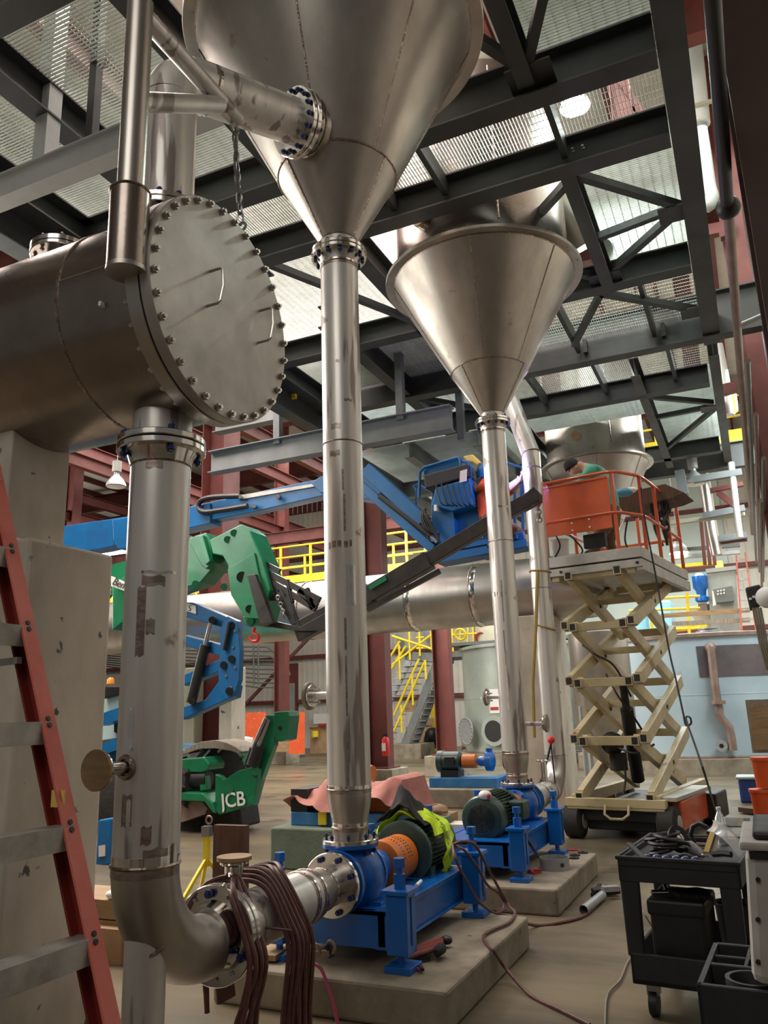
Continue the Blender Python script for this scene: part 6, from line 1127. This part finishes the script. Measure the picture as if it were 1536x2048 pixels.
t = thing('tool_chest', 'brown tool chests with yellow cloths seen under the stair', 'chest', P(835, 1480, y=32)); q_ = P(812, 1484, y=32); part('lower', B().box((q_.x, q_.y, 0), P(851, 1452, y=32) + V((0, .8, 0))), 'cardboard', t, smooth=False, bevel=.03); part('shelf', B().box(P(824, 1452, y=32), P(853, 1436, y=32) + V((0, .8, 0))), 'wood', t, smooth=False)
part('lid', B().box(P(810, 1424, y=32.3), P(860, 1404, y=32.3) + V((0, .1, 0))), 'cardboard', t, smooth=False)
t = thing('cloth_pile', 'yellow tarps hung behind dark parts right of the tool chests', 'tarp', P(868, 1470, y=32)); q_ = P(860, 1406, y=33); part('tarp', B().box((q_.x, 33, 0), (P(882, 1406, y=33).x, 33.1, q_.z)), 'yellow', t, smooth=False)
for k in range(7): part('scrap', B().ball(P(857 + k * 4, 1486 - (k * 7) % 20, y=31.5), .25 + .05 * (k % 3), 8, 6), 'black' if k % 3 else 'rust', t)
fx = thing('fire_extinguisher', 'red fire extinguisher mounted on the red column with its tag', 'extinguisher', P(772, 1512, y=15.1)); q = P(772, 1512, y=15.05); part('cylinder', B().lathe(q, (0, 0, 1), [(.06, 0), (.075, .02), (.075, .32), (.03, .38)], 20), 'redbright', fx); part('label', B().box(q + V((-.05, -.085, .1)), q + V((.03, -.07, .25))), 'white', fx, smooth=False); part('valve', B().box(q + V((-.03, -.03, .37)), q + V((.05, .03, .43))), 'black', fx, smooth=False); part('hose', B().tube([q + V((-.05, 0, .4)), q + V((-.1, 0, .3)), q + V((-.1, 0, .1))], .012, 6), 'black', fx)
# right floor items
for i, (a, b, l) in enumerate(((1531, 1640, 'orange red bucket at the right edge, lower one'), (1534, 1575, 'orange red bucket at the right edge, upper one of the stack'))):
    c_ = P(a, b, y=12.6); t = solo('plastic_bucket', B().lathe((c_.x, c_.y, max(0, c_.z)), (0, 0, 1), [(.13, 0), (.15, .36), (.165, .36), (.165, .40), (.15, .4)], 28), 'bucket', l, 'bucket')
t = thing('storage_bin', 'dark blue storage bin with a pale lid near the right edge', 'bin', P(1508, 1608, z=0)); c_ = P(1506, 1606, z=0); part('body', B().box(c_ + V((-.18, 0, 0)), c_ + V((.32, .5, .36))), 'binblue', t, smooth=False, bevel=.03); part('lid', B().box(c_ + V((-.21, -.03, .36)), c_ + V((.35, .53, .40))), 'binlid', t, smooth=False, bevel=.01)
t = thing('wood_crate', 'open wooden crate standing tilted at the right edge', 'crate', P(1520, 1500, y=15)); part('frame', B().box(P(1505, 1506, y=15), P(1546, 1398, y=15) + V((0, .1, 0))), 'wood_grey', t, smooth=False); part('panel', B().box(P(1510, 1500, y=14.95), P(1546, 1412, y=14.95) + V((0, .05, 0))), 'wood', t, smooth=False)
solo('floor_mat', B().box(P(1420, 1652, z=.005), P(1500, 1636, z=.012)), 'water', 'shiny wet sheet on the floor beyond the black cart', 'sheet', smooth=False)
solo('wood_plank', B().bar(P(1498, 1622, z=.05), P(1536, 1618, z=.05), .4, .07), 'wood_dark', 'dark plank under the orange buckets at the right edge', 'plank', smooth=False)
# ================================================================ CART AND BINS (right foreground)
ct = rthing('utility_cart', 'black plastic utility cart loaded with tools at lower right', 'cart', (-.83, 4.79, 0), -.085); W_, L_ = .62, .86
lp('upper_tray', ct, B().box((0, 0, .67), (W_, .02, .79)).box((0, L_ - .02, .67), (W_, L_, .79)).box((0, 0, .67), (.02, L_, .79)).box((W_ - .02, 0, .67), (W_, L_, .79)).box((0, 0, .74), (W_, L_, .758)), 'cartgrey', smooth=False, bevel=.006)
lp('tray_lip', ct, B().tube([(0, 0, .79), (W_, 0, .79), (W_, L_, .79), (0, L_, .79)], .012, 8, True), 'cartgrey')
for x, y in ((.05, .03), (W_ - .06, .03), (.05, L_ - .05), (W_ - .06, L_ - .05)): lp('leg', ct, B().bar((x, y, .30), (x, y, .70), .085, .05, up=(0, 1, 0), w2=.10), 'cartgrey', smooth=False, bevel=.01)
lp('lower_tray', ct, B().box((0.02, 0, .17), (W_ - .02, .02, .32)).box((.02, L_ - .02, .17), (W_ - .02, L_, .32)).box((.02, 0, .17), (.04, L_, .32)).box((W_ - .04, 0, .17), (W_ - .02, L_, .32)).box((.02, 0, .17), (W_ - .02, L_, .20)), 'cartgrey', smooth=False, bevel=.006)
for x, y in ((.10, .10), (W_ - .1, .10), (.10, L_ - .1), (W_ - .1, L_ - .1)):
    c_ = lp('caster', ct, B().box((x - .03, y - .02, .10), (x + .03, y + .05, .17)), 'chainsteel', smooth=False); lp('wheel', c_, B().cyl((x - .02, y, .062), (x + .02, y, .062), .062, n=24), 'black') if False else None
    b = B().cyl((x - .02, y, .062), (x + .02, y, .062), .062, n=24); lp('wheel', ct, b, 'black')
def on_cart(name, label, cat, x, y, z): t = thing(name, label, cat, MW[ct.name] @ V((x, y, z))); MW[t.name] = MW[ct.name].copy(); t.matrix_world = MW[ct.name]; t.location = MW[ct.name] @ V((x, y, z)); MW[t.name] = Matrix.Translation(MW[ct.name] @ V((x, y, z))); t.rotation_euler = (0, 0, 0); return t
def cp_(t, name, b, m, **k): b.v = [MW[ct.name] @ p for p in b.v]; return part(name, b, m, t, **k)
zc = .76
t = on_cart('battery_box', 'black plastic case on the lower tray of the cart', 'case', .22, .12, .2); cp_(t, 'body', B().box((.13, .06, .20), (.41, .42, .56)), 'black', smooth=False, bevel=.02); cp_(t, 'lid', B().box((.12, .05, .50), (.42, .43, .58)), 'black', smooth=False, bevel=.015)
t = on_cart('glove_pair', 'black gloves and a bright nozzle lying on the black case', 'gloves', .27, .2, .58)
for k in range(6): cp_(t, 'finger', B().tube([(.20 + .03 * k, .22, .60), (.25 + .03 * k, .14 + .02 * (k % 3), .605), (.30 + .03 * k, .10, .595)], .015, 7), 'blackcloth')
cp_(t, 'nozzle', B().cyl((.14, .12, .60), (.22, .16, .60), .014, n=12), 'bright'); cp_(t, 'nozzle', B().cyl((.21, .18, .60), (.19, .2, .65), .012, n=12), 'bright'); cp_(t, 'palm', B().ball((.36, .22, .60), .06, sc=(1.2, 1, .35)), 'blackcloth')
t = on_cart('black_pail', 'black bucket standing on the lower tray of the cart', 'bucket', .52, .6, .2); cp_(t, 'body', B().lathe((.50, .52, .20), (0, 0, 1), [(.08, 0), (.105, .30), (.112, .30), (.098, .29), (.075, .02)], 28), 'black')
t = on_cart('red_rope', 'red twisted rope and hooks on the lower tray of the cart', 'rope', .45, .3, .2)
for k in range(3): cp_(t, 'loop', B().torus((.46 + .02 * k, .30 + .05 * k, .23 + .02 * k), (.2 * k, .3, 1), .05, .012, 18, 6), 'redtool')
t = on_cart('grinding_disc', 'blue grey grinding disc standing on edge among the cart tools', 'disc', .26, .45, zc); cp_(t, 'disc', B().lathe((.25, .42, zc + .075), (.8, -.55, .25), [(.02, 0), (.075, .004), (.075, .014), (.02, .018)], 32), 'cartgrey'); cp_(t, 'hub', B().lathe((.262, .415, zc + .08), (.8, -.55, .25), [(.008, 0), (.026, .01), (.008, .018)], 20), 'bright')
t = on_cart('lifting_shackle', 'large steel bow shackle standing on the cart', 'shackle', .36, .6, zc); cp_(t, 'bow', B().tube([(.30, .66, zc + .02), (.285, .66, zc + .07), (.30, .66, zc + .115), (.34, .66, zc + .135), (.38, .66, zc + .115), (.395, .66, zc + .07), (.38, .66, zc + .02)], .014, 10), 'fork'); cp_(t, 'pin', B().cyl((.28, .66, zc + .015), (.40, .66, zc + .015), .012, n=12), 'rust')
t = on_cart('rag', 'dirty white rag lying beside the disc on the cart', 'rag', .33, .38, zc); cp_(t, 'cloth', B().tube([(.28, .40, zc + .04), (.33, .36, zc + .045), (.38, .30, zc + .03), (.41, .26, zc + .015)], [.03, .035, .028, .008], 10), 'cloth_grey')
t = on_cart('strap_heap', 'heap of black straps and dark blue clips on the left of the cart', 'straps', .2, .25, zc)
for k in range(7): cp_(t, 'strap', B().torus((.18 + .03 * (k % 3), .26 + .04 * (k % 4), zc + .03 + .012 * k), (.2 * (k % 3) - .2, .15 * (k % 2), 1), .06 + .006 * k, .011, 20, 6), 'black')
for k in range(6): cp_(t, 'clip', B().ball((.14 + .05 * k, .10 + .01 * (k % 2), zc + .02), .024, 8, 6, (1.1, .9, .9)), 'navy')
t = on_cart('flat_bar', 'grey flat bar leaning on the front left corner of the cart', 'bar', .08, .1, zc); cp_(t, 'bar', B().bar((.02, .20, zc + .075), (.16, .03, zc + .01), .03, .01), 'cartgrey', smooth=False)
t = on_cart('mesh_visor', 'clear plastic welding visor with a strap lying on the cart', 'visor', .5, .4, zc)
cp_(t, 'visor', B().cloth(lambda u, v_: (.44 + .17 * u + .02 * math.sin(v_ * 3), .52 - .28 * v_ - .05 * u, zc + .17 - .14 * u * u - .02 * v_), 12, 8, .004), mat('visor', (.5, .5, .5), .2, alpha=.45), label='see-through grey visor')
cp_(t, 'band', B().bar((.42, .30, zc + .03), (.46, .50, zc + .16), .03, .008), 'strap'); cp_(t, 'band', B().bar((.45, .32, zc + .02), (.47, .5, zc + .15), .03, .006), 'wood_grey'); cp_(t, 'buckle', B().torus((.415, .27, zc + .02), (.2, .2, 1), .018, .004, 12, 6), 'bright'); cp_(t, 'holder', B().tube([(.46, .26, zc + .03), (.52, .24, zc + .04), (.56, .22, zc + .04)], .016, 8), 'black')
t = on_cart('water_bottle', 'clear plastic water bottle standing at the back of the cart', 'bottle', .4, .8, zc); cp_(t, 'bottle', B().lathe((.44, .80, zc), (0, 0, 1), [(.032, 0), (.033, .1), (.03, .15), (.012, .185), (.012, .2)], 24), 'clear'); cp_(t, 'label', B().lathe((.44, .80, zc + .05), (0, 0, 1), [(.0335, 0), (.0335, .07)], 24), 'white'); cp_(t, 'cap', B().cyl((.44, .80, zc + .2), (.44, .80, zc + .215), .014, n=16), 'white')
t = thing('grey_tote', 'tall pale grey bin cut off by the right edge of the frame', 'bin', (.05, 3.35, .62)); bx0 = P(1489, 1700, y=3.2).x
part('body', B().prism([(bx0, 3.2, 1.10), (P(1502, 1950, y=3.2).x, 3.2, .68), (bx0 + .5, 3.2, .62), (bx0 + .6, 3.2, 1.10)], (0, .5, 0)), 'bin', t, smooth=False, bevel=.03); part('rim', B().box((bx0 - .015, 3.18, 1.10), (bx0 + .62, 3.72, 1.13)), 'bin', t, smooth=False, bevel=.01); part('lid', B().box((bx0 + .03, 3.22, 1.13), (bx0 + .6, 3.7, 1.16)), 'black', t, smooth=False, bevel=.012)
for py in (1760, 1840, 1925): a = P(1516, py, y=3.19); part('screw', B().cyl(a, a + V((0, .02, 0)), .008, n=12), 'black', t)
a = P(1518, 1712, y=3.19); part('slot', B().box(a + V((-.03, 0, -.012)), a + V((.06, .01, .012))), 'black', t, smooth=False)
ck = rthing('plastic_crate', 'black plastic tray with cup holes on the cart at the lower right corner', 'tray', (-.33, 3.22, 0), -.05)
lp('leg', ck, B().box((.05, .05, 0), (.15, .15, .6)).box((.45, .05, 0), (.55, .15, .6)).box((.05, .4, 0), (.15, .5, .6)).box((.45, .4, 0), (.55, .5, .6)), 'black', smooth=False)
b = B().box((0, 0, .50), (.7, .02, .66)).box((0, .53, .50), (.7, .55, .66)).box((0, 0, .5), (.02, .55, .66)).box((.68, 0, .5), (.7, .55, .66)).box((0, 0, .58), (.7, .55, .59))
for x in (.13, .2, .32, .45): b.box((x, .25, .59), (x + .015, .55, .655))
b.box((.02, .25, .59), (.7, .27, .66)).box((.02, .38, .59), (.7, .395, .655)); lp('tray', ck, b, 'cartgrey', smooth=False, bevel=.005); lp('cup_ring', ck, B().lathe((.17, .13, .60), (0, 0, 1), [(.06, 0), (.075, .06), (.09, .06), (.09, 0)], 24).lathe((.4, .13, .60), (0, 0, 1), [(.06, 0), (.075, .06), (.09, .06), (.09, 0)], 24), 'cartgrey')
